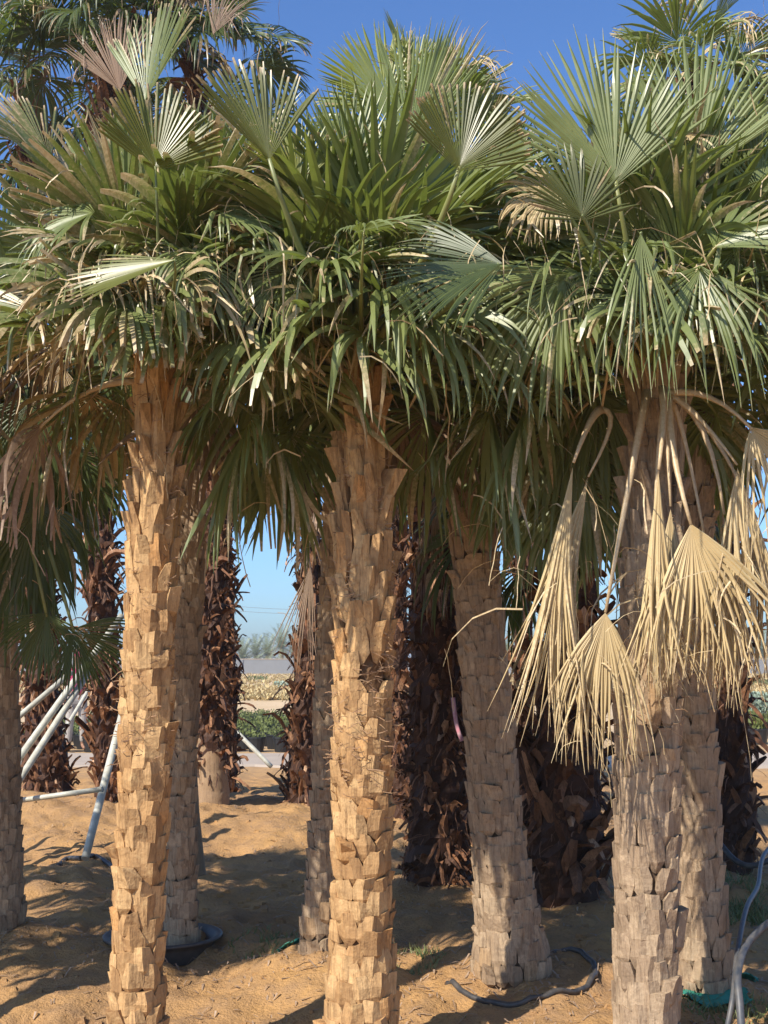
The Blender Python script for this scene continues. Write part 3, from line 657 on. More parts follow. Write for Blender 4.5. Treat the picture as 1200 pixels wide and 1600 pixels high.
DRYK = dict(name='dead_frond', lmat=M['dry'], pdry=1.0, nstr=10)
def h6(t, off, rng, top):
    s = top+np.array((0, -0.06, 0.05))
    hero(t, off, rng, s, (965, 300), 4.6, 98, 250, half=62, face=(0.1, -1, 0.1), droop=0.02, tint=0.2, kink=0.0, dryseg=0.0, nseg=34, fuse=0.55, spl=0.03, ctrl=(990, 450), fold=0.22)
    hero(t, off, rng, s, (1085, 290), 4.8, 78, 250, half=48, face=(-0.2, -1, 0.1), droop=0.02, tint=0.3, kink=0.0, dryseg=0.0, nseg=32)
    hero(t, off, rng, s, (912, 345), 4.4, 108, 125, half=85, face=(0.2, -0.9, 0.5), lmat=M['leaf_shaded'], droop=0.05, tint=0.2, kink=0.0, nseg=30)
    hero(t, off, rng, s, (1000, 345), 4.5, -92, 290, half=30, face=(0.4, -1, 0.3), droop=0.6, mess=1.8, fuse=0.4, tint=0.25, kink=0.0, nseg=16, toward=0.3, dryseg=0.1)
    hero(t, off, rng, s, (1095, 405), 4.5, -100, 240, half=60, face=(0, -1, 0.4), droop=0.7, mess=1.8, fuse=0.35, tint=0.3, kink=0.0, nseg=22, toward=0.3)
    hero(t, off, rng, s, (1110, 390), 4.55, 32, 160, half=70, face=(0, -0.6, 0.8), droop=0.3, tint=0.3, kink=0.0, nseg=26)
    hero(t, off, rng, s, (1180, 300), 4.8, 50, 190, half=80, face=(-0.2, -1, 0.3), droop=0.15, tint=0.15, kink=0.0)
    hero(t, off, rng, s, (1150, 380), 4.7, -50, 240, half=80, face=(-0.2, -1, 0.3), droop=1.0, tint=0.2, kink=0.1)
    hero(t, off, rng, s, (890, 420), 4.7, -120, 250, half=70, face=(0.1, -1, 0.4), droop=1.1, tint=0.25, kink=0.1)
    hero(t, off, rng, s, (1000, 240), 4.9, 20, 150, half=60, face=(0.1, -1, 0.4), droop=0.5, tint=0.3, kink=0.6, dryseg=0.6, dry=0.3)
    hero(t, off, rng, s, (870, 300), 4.8, 200, 110, half=90, face=(0.1, -1, 0.4), droop=0.7, kink=0.5, dry=0.6, dryseg=0.6, tint=0.2)
    # straw coloured dead fronds hanging in front of the trunk
    b1 = W(940, 640, 5.05); b2 = W(1012, 610, 5.0); b3 = W(1035, 605, 4.95); b4 = W(1044, 615, 4.95)
    kd = dict(DRYK, limp=0.42, dryseg=0.3, fold=0.45, kink=0.14, mess=0.8, wseg=0.017)
    hero(t, off, rng, b1, (902, 690), 4.85, -101, 430, half=5, face=(0, -1, 0.1), droop=0.25, nseg=26, fuse=0.3, ctrl=(925, 640), dry=0.2, tint=0.1, pw=0.014, label='long closed straw coloured frond hanging left of the trunk', **kd)
    hero(t, off, rng, b2, (948, 938), 4.78, -97, 240, half=36, face=(0, -1, 0.1), droop=1.3, nseg=40, fuse=0.22, ctrl=(985, 740), dry=0.1, tint=0.05, pw=0.013, label='straw coloured fan hanging lowest on a long stalk', **kd)
    hero(t, off, rng, b3, (1030, 708), 4.72, -93, 330, half=5, face=(0, -1, 0.1), droop=0.2, nseg=22, fuse=0.3, ctrl=(1040, 650), dry=0.1, tint=0.1, pw=0.013, label='narrow closed straw frond hanging over the trunk', **kd)
    hero(t, off, rng, b4, (1075, 798), 4.70, -80, 275, half=38, face=(0, -1, 0.1), droop=0.75, nseg=34, fuse=0.25, cut=0.9, ctrl=(1042, 690), dry=0.1, tint=0.1, pw=0.015, label='broad straw fan with blunt cut tips hanging right of the trunk', **kd)
    hero(t, off, rng, b4, (1130, 780), 4.85, -88, 300, half=5, face=(0, -1, 0.1), droop=0.2, nseg=18, fuse=0.3, ctrl=(1110, 640), dry=0.1, tint=0.3, pw=0.012, label='narrow straw frond hanging at the right', **kd)
    for q, (hx, hy, dp, an, rr, hf) in enumerate(((1048, 770, 4.82, -92, 270, 9), (1100, 830, 4.88, -84, 230, 16), (925, 720, 4.95, -104, 330, 6), (1150, 700, 4.8, -88, 340, 14), (1020, 930, 4.85, -88, 140, 22), (1185, 790, 4.9, -96, 280, 16))):
        hero(t, off, rng, b4 if hx > 1000 else b1, (hx, hy), dp, an, rr, half=hf, face=(0.2*(rng.rand()-.5), -1, 0.15), droop=0.5, nseg=18, fuse=0.25, ctrl=((hx+1030)//2, 640), dry=0.5*rng.rand(), tint=0.1+0.5*rng.rand(), pw=0.010, cut=0.92 if q % 2 else None, **dict(kd, limp=0.5, kink=0.22))
    hero(t, off, rng, b4, (1165, 655), 4.75, -60, 230, half=50, face=(0, -1, 0.5), droop=1.5, nseg=14, fuse=0.15, ctrl=(1110, 600), dry=0.1, tint=0.1, pw=0.012, label='loose straw strips at the right edge', **dict(kd, kink=0.7))
    hero(t, off, rng, b1, (1050, 215), 4.8, 10, 100, half=40, face=(0, -1, 0.6), droop=1.5, nseg=6, fuse=0.1, ctrl=(1000, 240), dry=0.0, tint=0.0, pw=0.004, **dict(kd, nstr=2))
T6 = sawn_palm(37, 'pale trunked fan palm with straw dead fronds hanging in front, rightmost of the nearest three', (1010, 1625), 5.2,
    [(1010, 1450), (1012, 1200), (1016, 950), (1022, 750), (1022, 600)], [108, 100, 104, 98, 90, 82], STB, M['bark_grey'],
    dict(CK, dead=0.10, cutp=0.1, R=(0.52, 0.70), tint=0.2), fibre=1200, zlong=0.55, heroes=h6)

# ---- second row
def h8(t, off, rng, top):
    s = top+np.array((0, -0.06, 0.05))
    for hb, a, r, dr in (((40, 620), -80, 210, 0.9), ((110, 700), -40, 150, 0.6), ((60, 780), -95, 190, 1.0), ((10, 820), -85, 200, 0.9), ((165, 640), 45, 110, 0.2), ((120, 560), 10, 120, 0.4), ((20, 540), 120, 170, 0.3), ((75, 470), 95, 150, 0.2), ((0, 420), 80, 160, 0.2)):
        hero(t, off, rng, s, hb, 6.6+0.4*rng.rand(), a, r, half=80, face=(0.2*(rng.rand()-.5), -1, 0.4), droop=dr, tint=0.1, kink=0.05, lmat=M['leaf_back'])
    hero(t, off, rng, s, (75, 955), 6.5, -100, 105, half=75, face=(0, -1, 0.3), droop=0.4, tint=0.2, lmat=M['leaf_back'], kink=0, ctrl=(40, 800))
    hero(t, off, rng, s, (110, 980), 6.45, -50, 105, half=70, face=(0, -1, 0.3), droop=0.15, tint=0.3, lmat=M['leaf_back'], kink=0, ctrl=(70, 820))
    hero(t, off, rng, s, (95, 560), 6.4, -92, 115, half=36, face=(0, -1, 0.2), droop=0.3, nseg=24, fuse=0.5, ctrl=(60, 510), dry=0.4, tint=0.9, label='tan dead fan hanging from the crown', name='dead_frond', lmat=M['dry'], pdry=1.0, nstr=6, kink=0.05, limp=0.4)
T8 = sawn_palm(41, 'shaded fan palm at the left edge of the picture with low hanging dark green crown', (0, 1452), 7.3,
    [(2, 1300), (0, 1000), (-4, 700), (-4, 640)], [78, 64, 56, 60, 60], STC, M['bark_grey'],
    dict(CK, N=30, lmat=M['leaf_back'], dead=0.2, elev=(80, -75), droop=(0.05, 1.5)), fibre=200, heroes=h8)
T2 = sawn_palm(43, 'grey fan palm standing in a black tub, close behind the leftmost near palm', (284, 1468), 7.07,
    [(284, 1380), (282, 1200), (288, 950), (296, 700), (300, 500)], [60, 48, 50, 60, 60, 56], STC, M['bark_grey'],
    dict(CK, N=42, dead=0.25, drys=0.15, elev=(84, -65), droop=(0.05, 1.5), agep=0.85), fibre=300)
T4 = sawn_palm(47, 'thin shaded fan palm half hidden behind the left side of the middle near palm', (497, 1492), 6.7,
    [(503, 1350), (512, 1100), (525, 800), (545, 560)], [62, 48, 44, 44, 46], STC, M['bark_grey'],
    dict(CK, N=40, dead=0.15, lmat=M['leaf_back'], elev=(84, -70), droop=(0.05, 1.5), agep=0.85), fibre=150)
def h5(t, off, rng, top):
    s = top+np.array((0, -0.06, 0.05))
    for hb, a, r, dr in (((800, 650), 200, 120, 0.8), ((800, 655), -70, 230, 1.0), ((860, 700), -95, 220, 0.8), ((890, 640), -75, 240, 0.9), ((900, 740), -100, 200, 0.7), ((930, 600), -60, 210, 0.9), ((840, 560), -110, 200, 1.1), ((770, 520), -100, 190, 1.2)):
        hero(t, off, rng, s, hb, 5.75+0.4*rng.rand(), a, r, half=85, face=(0.3*(rng.rand()-.5), -1, 0.5), droop=dr, tint=0.1, kink=0.03, lmat=M['leaf'], dryseg=0.05)
T5 = sawn_palm(53, 'fan palm leaning left with a thick flared foot, ringed by a black hose', (800, 1522), 6.27,
    [(796, 1450), (778, 1300), (765, 1150), (748, 950), (738, 800), (730, 560)], [124, 104, 84, 78, 76, 76, 76], STC, M['bark_grey'],
    dict(CK, N=42, dead=0.12, lmat=M['leaf'], elev=(84, -70), droop=(0.05, 1.5), agep=0.85), fibre=300, heroes=h5)
T7 = sawn_palm(59, 'fan palm close behind the rightmost near palm, with teal cloth at its foot', (1100, 1556), 5.9,
    [(1098, 1450), (1092, 1250), (1085, 1050), (1085, 800), (1090, 540)], [92, 80, 68, 64, 64, 64], STB, M['bark_grey'],
    dict(CK, N=42, dead=0.35, drys=0.25, elev=(84, -70), droop=(0.05, 1.5), agep=0.85), fibre=200)

# ---- shaggy palms behind
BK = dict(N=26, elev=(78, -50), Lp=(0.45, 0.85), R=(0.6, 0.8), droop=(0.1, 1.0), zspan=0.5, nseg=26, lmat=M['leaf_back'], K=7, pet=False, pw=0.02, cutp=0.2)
def hd2(t, off, rng, top):
    hero(t, off, rng, top, (190, 150), 11.5, 105, 130, half=40, face=(0, -1, 0.1), droop=0.05, pet=False, name='dead_frond', lmat=M['drybrown'], dry=0.2, tint=0.4, kink=0.1, label='brown dead frond standing up')
    hero(t, off, rng, top, (330, 60), 11.5, 70, 90, half=30, face=(0, -1, 0.1), droop=0.2, pet=False, name='dead_frond', lmat=M['drybrown'], dry=0.2, tint=0.4, kink=0.2, label='brown dead frond standing up')
shag_palm(61, 'broad shaggy dark trunked palm behind the grey poles at far left', (75, 1258), 13.6, [(66, 1100), (62, 950), (55, 560), (45, 140)], [84, 62, 56, 50, 46], dict(BK, N=38), fibre=400)
shag_palm(62, 'tall shaggy palm with dark brown trunk just left of the leftmost near palm', (170, 1268), 13.0, [(165, 1100), (155, 850), (150, 600), (160, 250), (190, 60)], [54, 52, 56, 50, 42, 40], dict(BK, N=40, dead=0.3, elev=(80, -75), droop=(0.1, 1.4)), heroes=hd2, L=(0.16, 0.34), fibre=500)
shag_palm(63, 'shaggy palm with a bare orange tan foot just right of the leftmost near palms', (328, 1266), 13.1, [(328, 1180), (325, 1000), (335, 800), (330, 560), (310, 260), (300, 90)], [54, 62, 56, 58, 46, 40, 36], dict(BK, N=40, elev=(80, -75), droop=(0.1, 1.4)), smooth_base=0.40, fibre=900)
shag_palm(64, 'narrow very dark shaggy palm behind the palm with the bare orange foot', (356, 1238), 14.9, [(356, 1100), (350, 850), (352, 620)], [36, 40, 36, 34], dict(BK, N=16, dead=0.3), fibre=200)
shag_palm(65, 'reddish shaggy palm with a drooping green crown, left of the middle near palm', (472, 1255), 13.7, [(474, 1150), (482, 980), (486, 800), (470, 660)], [62, 54, 44, 40, 36],
    dict(BK, N=22, R=(0.62, 0.8), Lp=(0.4, 0.6), elev=(80, -35)), fibre=500, L=(0.16, 0.36),
    heroes=lambda t, off, rng, top: [hero(t, off, rng, W(485, 820, 13.5), (488, 870), 13.3, -98, 160, half=18, face=(0, -1, 0), droop=0.3, nseg=16, fuse=0.3, pet=False, name='dead_frond', lmat=M['drybrown'], dry=0.3, tint=0.3, label='grey brown closed frond hanging')])
shag_palm(66, 'thin reddish shaggy palm glimpsed right behind the middle near palm', (628, 1282), 12.3, [(626, 1150), (622, 950), (625, 700)], [44, 40, 40, 36], dict(BK, N=24, elev=(80, -60)), fibre=300)
def hd6(t, off, rng, top):
    s = top
    kw = dict(face=(0, -1, 0.2), droop=0.03, kink=0.0, dryseg=0.0, lmat=M['leaf'], pet=False)
    hero(t, off, rng, s, (608, 165), 8.4, 112, 135, half=75, tint=0.95, nseg=36, **kw)
    hero(t, off, rng, s, (700, 170), 8.5, 80, 120, half=60, tint=0.7, nseg=36, **kw)
    hero(t, off, rng, s, (650, 130), 8.4, 98, 90, half=40, tint=0.75, cut=0.85, **kw)
    hero(t, off, rng, s, (720, 180), 8.4, 50, 80, half=60, tint=0.5, **kw)
    hero(t, off, rng, W(685, 690, 8.4), (680, 740), 8.2, -95, 200, half=14, face=(0, -1, 0), droop=0.3, nseg=20, fuse=0.3, pet=False, name='dead_frond', lmat=M['drybrown'], dry=0.3, tint=0.2, label='closed brown frond hanging down the trunk')
shag_palm(67, 'tall dark shaggy palm standing between the middle near palm and the leaning palm', (685, 1388), 8.7, [(686, 1250), (684, 1050), (672, 880), (690, 640), (698, 450), (670, 230)], [116, 108, 100, 86, 62, 50, 44],
    dict(BK, N=30, lmat=M['leaf'], R=(0.45, 0.6), Lp=(0.35, 0.55), elev=(80, -40)), heroes=hd6, fibre=900, w=0.075, L=(0.10, 0.22), tilt=0.25)
shag_palm(68, 'narrow red brown shaggy palm behind the leaning palm', (818, 1330), 10.3, [(818, 1150), (816, 950), (818, 800), (815, 600)], [48, 46, 42, 40, 36], dict(BK, N=34, elev=(80, -60), droop=(0.1, 1.4)), fibre=400)
shag_palm(69, 'very broad dark palm stump with big old leaf bases, right of the leaning palm', (884, 1412), 8.1, [(885, 1300), (888, 1150), (892, 1000), (896, 750)], [120, 128, 120, 100, 80],
    dict(BK, N=36, R=(0.55, 0.7), Lp=(0.4, 0.6), elev=(75, -75), droop=(0.2, 1.5)), fibre=500, w=0.13, L=(0.18, 0.34), stub=0.12, tilt=0.6)
shag_palm(70, 'dark shaggy palm right of the two right hand trunks', (1152, 1352), 9.6, [(1150, 1250), (1142, 1100), (1140, 950), (1130, 700), (1110, 400), (1090, 120)], [66, 72, 64, 56, 50, 44, 40],
    dict(BK, N=38, lmat=M['leaf'], R=(0.5, 0.66), Lp=(0.35, 0.5), dead=0.25, elev=(80, -80), droop=(0.1, 1.6), zspan=0.8), fibre=500, w=0.1, L=(0.16, 0.32), tilt=0.4)
# smooth grey trunk seen between the left pair and the shaggy ones
rng = np.random.RandomState(71); P, rd = path3((300, 1352), 9.65, [(296, 1280), (292, 1180), (290, 1000), (290, 600)], [44, 32, 28, 28, 26]); t = empty('fan_palm', P[0], 'smooth grey brown palm foot glimpsed behind the palm in the tub', 'palm tree', PALMGROUP)
mb = MB(); ax, z0, z1 = axis_fn(P, rd); column(mb, ax, z0, z1, 0, rng, tint=0.4, dry=0.2, jit=0.04); mb.build('trunk', [M['smooth']], t, P[0], smooth=True)
crown(t, P[0], rng, P[-1], **dict(BK, N=14))
# palms just outside the left of the frame that shade the ground
sawn_palm(81, 'fan palm standing just out of the frame to the left of the near row', (-330, 1600), 5.3, [(-330, 1300), (-330, 900), (-330, 640)], [90, 84, 84, 84], STC, M['bark_grey'], dict(CK, N=44, nseg=22, pet=False, K=7, R=(0.55, 0.7)), fibre=0)
sawn_palm(82, 'fan palm standing out of the frame beyond the left edge palm', (-420, 1440), 7.4, [(-420, 1300), (-420, 900), (-420, 690)], [70, 60, 60, 60], STC, M['bark_grey'], dict(CK, N=44, nseg=22, pet=False, K=7, R=(0.55, 0.7)), fibre=0)
sawn_palm(85, 'fan palm out of the frame between the near row and the edge palm', (-485, 1518), 6.3, [(-485, 1300), (-485, 900), (-485, 660)], [80, 70, 70, 70], STC, M['bark_grey'], dict(CK, N=44, nseg=22, pet=False, K=7, R=(0.55, 0.7)), fibre=0)
sawn_palm(84, 'fan palm second out of the frame to the left of the near row', (-720, 1600), 5.1, [(-720, 1300), (-720, 900), (-720, 640)], [90, 84, 84, 84], STC, M['bark_grey'], dict(CK, N=44, nseg=22, pet=False, K=7, R=(0.55, 0.7)), fibre=0)
sawn_palm(83, 'fan palm just out of the frame to the right of the near row', (1480, 1580), 5.5, [(1480, 1300), (1480, 900), (1480, 640)], [90, 84, 84, 84], STC, M['bark_grey'], dict(CK, N=22, nseg=22, pet=False, K=7), fibre=0)

# ------------------------------------------------------------------ props
def tube_thing(name, pts, r, mat, label, cat, n=12, smooth=True, group=None, flat=1.0, jit=0):
    pts = np.asarray(pts, float); mb = MB(); mb.tube(pts, r, n=n, flat=flat); o = mb.build(name, [mat], None, pts[0], smooth); tag(o, label, cat, group); return o
def spl(P, n=40):
    P = np.asarray(P, float); t = np.linspace(0, len(P)-1, n); out = []
    for x in t:
        i = min(int(x), len(P)-2); f = x-i
        p0 = P[max(i-1, 0)]; p1 = P[i]; p2 = P[i+1]; p3 = P[min(i+2, len(P)-1)]
        out.append(0.5*((2*p1)+(-p0+p2)*f+(2*p0-5*p1+4*p2-p3)*f*f+(-p0+3*p1-3*p2+p3)*f**3))
    return np.array(out)
PG = 'grey support poles propped among the palms'
def pole(a, da, b, db, label, w=11):
    A, B = W(a[0], a[1], da), W(b[0], b[1], db)
    r = w/2/F*(da+db)/2; t = np.linspace(0, 1, 6)[:, None]; pts = A*(1-t)+B*t
    mb = MB(); mb.tube(pts, r, n=14); o = mb.build('support_pole', [M['pipe']], None, A, True)
    for p in o.data.polygons:
        if len(p.vertices) == 4 and p.index >= 70: p.use_smooth = False
    tag(o, label, 'pole', PG)
pole((-75, 1330), 10.0, (190, 962), 11.5, 'longest grey pole slanting up to the right, upper of the close pair')
pole((-62, 1362), 9.8, (140, 1048), 11.2, 'grey slanting pole lying just below the longest one')
pole((-160, 1280), 10.2, (112, 1050), 11.3, 'less steep grey pole above the slanting pair', 9)
pole((-240, 1288), 10.9, (160, 1233), 10.4, 'nearly level grey pole low above the sand', 8)
pole((133, 1342), 10.0, (192, 1112), 11.0, 'steep grey pole standing on the sand beside the leftmost near trunk', 12)
pole((100, 1142), 16.0, (142, 1072), 16.6, 'short thin grey pole behind the slanting pair', 6)
pole((368, 1142), 16.8, (424, 1198), 16.6, 'old grey wooden pole leaning between two shaggy palms', 7)

# black hose ring round the leaning palm
c = W(806, 1520, 6.27); cx, cy = c[0]+0.02, 6.32
ringp = []
for a in np.linspace(-2.95, 0.95, 40):
    x = cx+0.37*math.cos(a); y = cy+0.40*math.sin(a)-0.05; ringp.append((x, y, ghf(x, y)+0.010))
tube_thing('garden_hose', ringp, 0.014, M['hose'], 'thick black hose curled on the sand round the leaning palm', 'hose')
# two hoses at the right edge
def onground(pts): return [(x, y, ghf(x, y)+h) for x, y, h in pts]
hp = [W(1132, 1625, 5.2), W(1145, 1560, 5.25), W(1152, 1490, 5.45), W(1166, 1420, 5.9), W(1184, 1385, 6.4), W(1192, 1340, 7.0), W(1215, 1310, 7.6)]
tube_thing('garden_hose', spl(hp), 0.012, M['bluehose'], 'slim grey blue hose running up the right edge, left of the pair', 'hose')
hp = [W(1160, 1625, 5.15), W(1156, 1570, 5.2), W(1153, 1520, 5.3), W(1168, 1475, 5.5), W(1205, 1440, 5.6), W(1260, 1415, 5.7)]
tube_thing('garden_hose', spl(hp), 0.0165, M['bluehose'], 'thicker grey hose bending out of the right edge', 'hose')
hp = [W(x, y, 3040/(y-1035)*0.995) for x, y in ((92, 1338), (105, 1326), (128, 1332), (150, 1326), (178, 1338))]
for p in hp: p[2] = ghf(p[0], p[1])+0.02
tube_thing('garden_hose', spl(hp), 0.02, M['hose'], 'short black hose lying at the foot of the steep grey pole', 'hose')
hp = [W(1125, 1318, 8.9), W(1150, 1345, 8.7), W(1180, 1352, 8.6), W(1230, 1330, 8.6)]
tube_thing('garden_hose', spl(hp), 0.02, M['hose'], 'black hose sagging at the foot of the right hand shaggy palm', 'hose')

# tub round T2
c = W(262, 1466, 7.1); x0, y0 = c[0]-0.03, 7.12; z = ghf(x0, y0)
t = empty('plant_tub', (x0, y0, z), 'wide shallow black plastic tub round the palm behind the leftmost near one', 'tub')
mb = MB(); mb.lathe([(0.27, -0.02), (0.29, 0.05), (0.315, 0.085), (0.335, 0.085), (0.335, 0.1), (0.318, 0.104), (0.295, 0.095), (0.275, 0.05), (0.26, 0.03)], n=36); mb.build('tub_wall', [M['tub']], t, smooth=True)
mb = MB(); mb.lathe([(0.278, 0.045), (0.15, 0.055), (0.001, 0.06)], n=36); mb.build('soil', [M['soil']], t)

# teal cloth at the foot of T7
def cloth(pts0, wx, wy, label, seed, mat, name='torn_net_cloth'):
    rng = np.random.RandomState(seed); n = 14; V = []
    for i in range(n):
        for j in range(n):
            u, v = i/(n-1)-.5, j/(n-1)-.5; x = pts0[0]+u*wx+0.02*rng.rand(); y = pts0[1]+v*wy+0.02*rng.rand()+0.3*u*wy
            V.append((x, y, ghf(x, y)+0.012+0.03*abs(vnoise(x*17+seed, y*17))*2))
    mb = MB(); mb.add(V, [(i*n+j, (i+1)*n+j, (i+1)*n+j+1, i*n+j+1) for i in range(n-1) for j in range(n-1)])
    o = mb.build(name, [mat], None, (pts0[0], pts0[1], ghf(*pts0[:2]))); sm = o.modifiers.new('thick', 'SOLIDIFY'); sm.thickness = 0.003
    tag(o, label, 'cloth')
c = W(1105, 1562, 5.75); cloth((c[0], 5.72), 0.34, 0.12, 'strip of teal shade net lying at the foot of the right hand second palm', 1, M['cloth'])
c = W(1158, 1546, 6.0); cloth((c[0]+0.02, 6.0), 0.10, 0.14, 'small crumpled piece of teal net by the grey hoses', 2, M['cloth'])
c = W(452, 1480, 6.8); cloth((c[0], 6.85), 0.14, 0.12, 'dusty teal rag on the sand left of the thin shaded palm', 3, M['cloth'])
# tape
tube_thing('ribbon', spl([W(708, 1090, 8.25), W(713, 1130, 8.22), W(722, 1158, 8.2)], 10), 0.014, M['tape'], 'pink and white plastic ribbon caught on the dark shaggy trunk', 'ribbon', flat=0.3, n=6)
# stubs near D7
# grass patches
def grass_patch(cx, cy, rx, ry, n, h, label, mat, seed, name='grass'):
    rng = np.random.RandomState(seed); mb = MB()
    for _ in range(n):
        a = rng.rand()*6.28; q = rng.rand()**0.6; x = cx+rx*q*math.cos(a); y = cy+ry*q*math.sin(a)
        if vnoise(x*9, y*9) < -0.12: continue
        z = ghf(x, y)-0.005; p = np.array((x, y, z)); d = norm(np.array(((rng.rand()-.5)*1.4, (rng.rand()-.5)*1.4, 1))); H = h*(0.4+0.9*rng.rand()); s = norm(np.cross(d, (rng.rand()-.5, rng.rand()-.5, 0.1)))*(0.0025+0.002*rng.rand())
        p1 = p+d*H*0.5; p2 = p1+norm(d+np.array(((rng.rand()-.5), (rng.rand()-.5), -0.3)))*H*0.5
        mb.add([p-s, p+s, p1+s*.8, p1-s*.8, p2+s*.2, p2-s*.2], [(0, 1, 2, 3), (3, 2, 4, 5)])
    o = mb.build(name, [mat], None, (cx, cy, 0)); tag(o, label, 'grass', kind='stuff')
c = W(638, 1500, 6.5); grass_patch(c[0], 6.6, 0.2, 0.3, 380, 0.05, 'low green weeds on the sand right of the middle near trunk', M['grass'], 1)
c = W(1165, 1400, 8.3); grass_patch(c[0], 8.3, 0.35, 0.7, 1400, 0.10, 'green weeds in the shade by the hoses at the right edge', M['grass'], 2)
c = W(1150, 1575, 5.6); grass_patch(c[0], 5.6, 0.26, 0.2, 420, 0.06, 'thin grass round the hoses at the lower right', M['grass'], 3)
c = W(440, 1470, 7.0); grass_patch(c[0], 7.1, 0.3, 0.3, 350, 0.05, 'sparse weeds left of the thin shaded palm', M['grass'], 4)
c = W(240, 1590, 5.4); grass_patch(c[0]+0.9, 5.6, 0.5, 0.25, 130, 0.04, 'a few sprigs of grass on the lit foreground sand', M['grass'], 5)

# ------------------------------------------------------------------ nursery pots
def leafy(mb, rng, c, r, h, n, ls, up=0.3):
    for _ in range(n):
        a = rng.rand()*6.28; q = math.sqrt(rng.rand()); p = c+np.array((r*q*math.cos(a), r*q*math.sin(a), h*rng.rand()))
        d = norm(np.array((rng.rand()-.5, rng.rand()-.5, up+rng.rand()*0.5))); s = norm(np.cross(d, rng.rand(3)-.5))*ls*0.35
        mb.add([p, p+d*ls*.5+s, p+d*ls, p+d*ls*.5-s], [(0, 1, 2, 3)])
def make_pot(seed, r=0.17, h=0.26, lh=0.22, n=60, ls=0.09, lm='seedling', name='potted_seedling'):
    rng = np.random.RandomState(seed); t = empty(name, (0, 0, 0), None, None)
    mb = MB(); mb.lathe([(0.001, 0.0), (r*0.76, 0), (r*0.95, h-0.02), (r*1.03, h-0.02), (r*1.03, h+0.01), (r*0.95, h+0.01), (r*0.93, h-0.04)], n=14); mb.build('pot', [M['pot']], t)
    mb = MB(); mb.lathe([(r*0.93, h-0.04), (r*0.4, h-0.03), (0.001, h-0.03)], n=14); mb.build('soil', [M['soil']], t)
    mb = MB(); leafy(mb, rng, np.array((0, 0, h-0.03)), r*0.95, lh, n, ls, up=0.6)
    for k in range(4):
        a = rng.rand()*6.28; p = np.array((0.4*r*math.cos(a), 0.4*r*math.sin(a), h-0.04)); mb.tube([p, p+(0.02, 0, lh*.5), p+(0.03*rng.rand(), 0.02, lh)], 0.004, n=4)
    mb.build('plant', [M[lm]], t); return t
def dup(t, loc, rz):
    r = t.copy(); COL.objects.link(r); r.location = loc; r.rotation_euler = (0, 0, rz)
    for ch in t.children: c = ch.copy(); COL.objects.link(c); c.parent = r
    return r
random.seed(4)
protos = [make_pot(100+i, lh=0.08+0.05*i, n=40+35*i, ls=0.05) for i in range(4)]
used = set()
for row in range(15):
    for colm in range(15):
        x = -7.3+colm*0.5+(0.25 if row % 2 else 0)+random.uniform(-.04, .04); y = 22.3+row*0.72+random.uniform(-.05, .05)
        k = random.choice([0, 1, 1, 2, 3]) if row < 7 else random.choice([0, 0, 1])
        if k not in used: o = protos[k]; used.add(k); o.location = (x, y, 0); o.rotation_euler = (0, 0, random.uniform(0, 6))
        else: o = dup(protos[k], (x, y, 0), random.uniform(0, 6))
        tag(o, 'small green seedling in a round black nursery pot, in rows beyond the path', 'potted plant', 'seedlings in black pots beyond the path')
for i, (px, py, lab) in enumerate(((1184, 1160, 'low bright green plants in a black pot at the right edge, front one'), (1215, 1156, 'low bright green plants in a black pot partly out at the right edge'), (1172, 1152, 'low bright green plants in a black pot beside the right hand shaggy trunk'))):
    d = 3040/(py-1035); o = make_pot(200+i, r=0.22, h=0.3, lh=0.25, n=160, ls=0.12); p = W(px, py, d); o.location = (p[0], d, 0); tag(o, lab, 'potted plant')
rng = np.random.RandomState(9)
for i, (px, d, lab) in enumerate(((1196, 27.0, 'round silvery green shrub at the right edge behind the pots'),)):
    p = W(px, 1100, d); t = empty('silver_shrub', (p[0], d, 0), lab, 'shrub')
    mb = MB(); leafy(mb, rng, np.array((0, 0, 0.15)), 0.6, 0.75, 1500, 0.10); mb.build('foliage', [M['silver']], t)
    mb = MB(); [mb.tube([(0, 0, 0), (0.1*math.cos(a), 0.1*math.sin(a), 0.4), (0.25*math.cos(a), 0.25*math.sin(a), 0.7)], 0.012, n=5) for a in (0, 1.5, 3, 4.5)]; mb.build('stem', [M['fibre_dark']], t)

# ------------------------------------------------------------------ field, wall, far palms, wires
rng = np.random.RandomState(14); mb = MB()
for _ in range(15000):
    y = 52+110*rng.rand()**1.3; x = (rng.rand()-.5)*0.72*y
    if vnoise(x*0.12, y*0.07) < -0.25: continue
    s = 0.10+0.28*rng.rand(); c = np.array((x, y, 0.0))
    for k in range(5):
        a = rng.rand()*6.28; d = norm(np.array((math.cos(a)*0.8, math.sin(a)*0.8, 0.7+0.5*rng.rand()))); n = np.array((-math.sin(a), math.cos(a), 0))*0.06
        mb.add([c-n, c+n, c+d*s*0.5+n*1.3, c+d*s], [(0, 1, 2, 3)])
tag(mb.build('dry_grass', [M['drygrass']]), 'dry yellow grass and scrub covering the far field', 'grass', kind='stuff')
rng = np.random.RandomState(15)
for i in range(4):
    y = 62+50*rng.rand(); px = (402, 447, 1186, 703)[i]; p = W(px, 1060, y)
    mb = MB(); leafy(mb, rng, np.array((0, 0, 0)), 0.8, 0.35, 120, 0.2); o = mb.build('field_bush', [M['silver'] if i % 2 else M['grass']], None); o.location = (p[0], y, 0)
    tag(o, 'low green scrub bush in the dry field', 'bush', 'low bushes in the dry field')
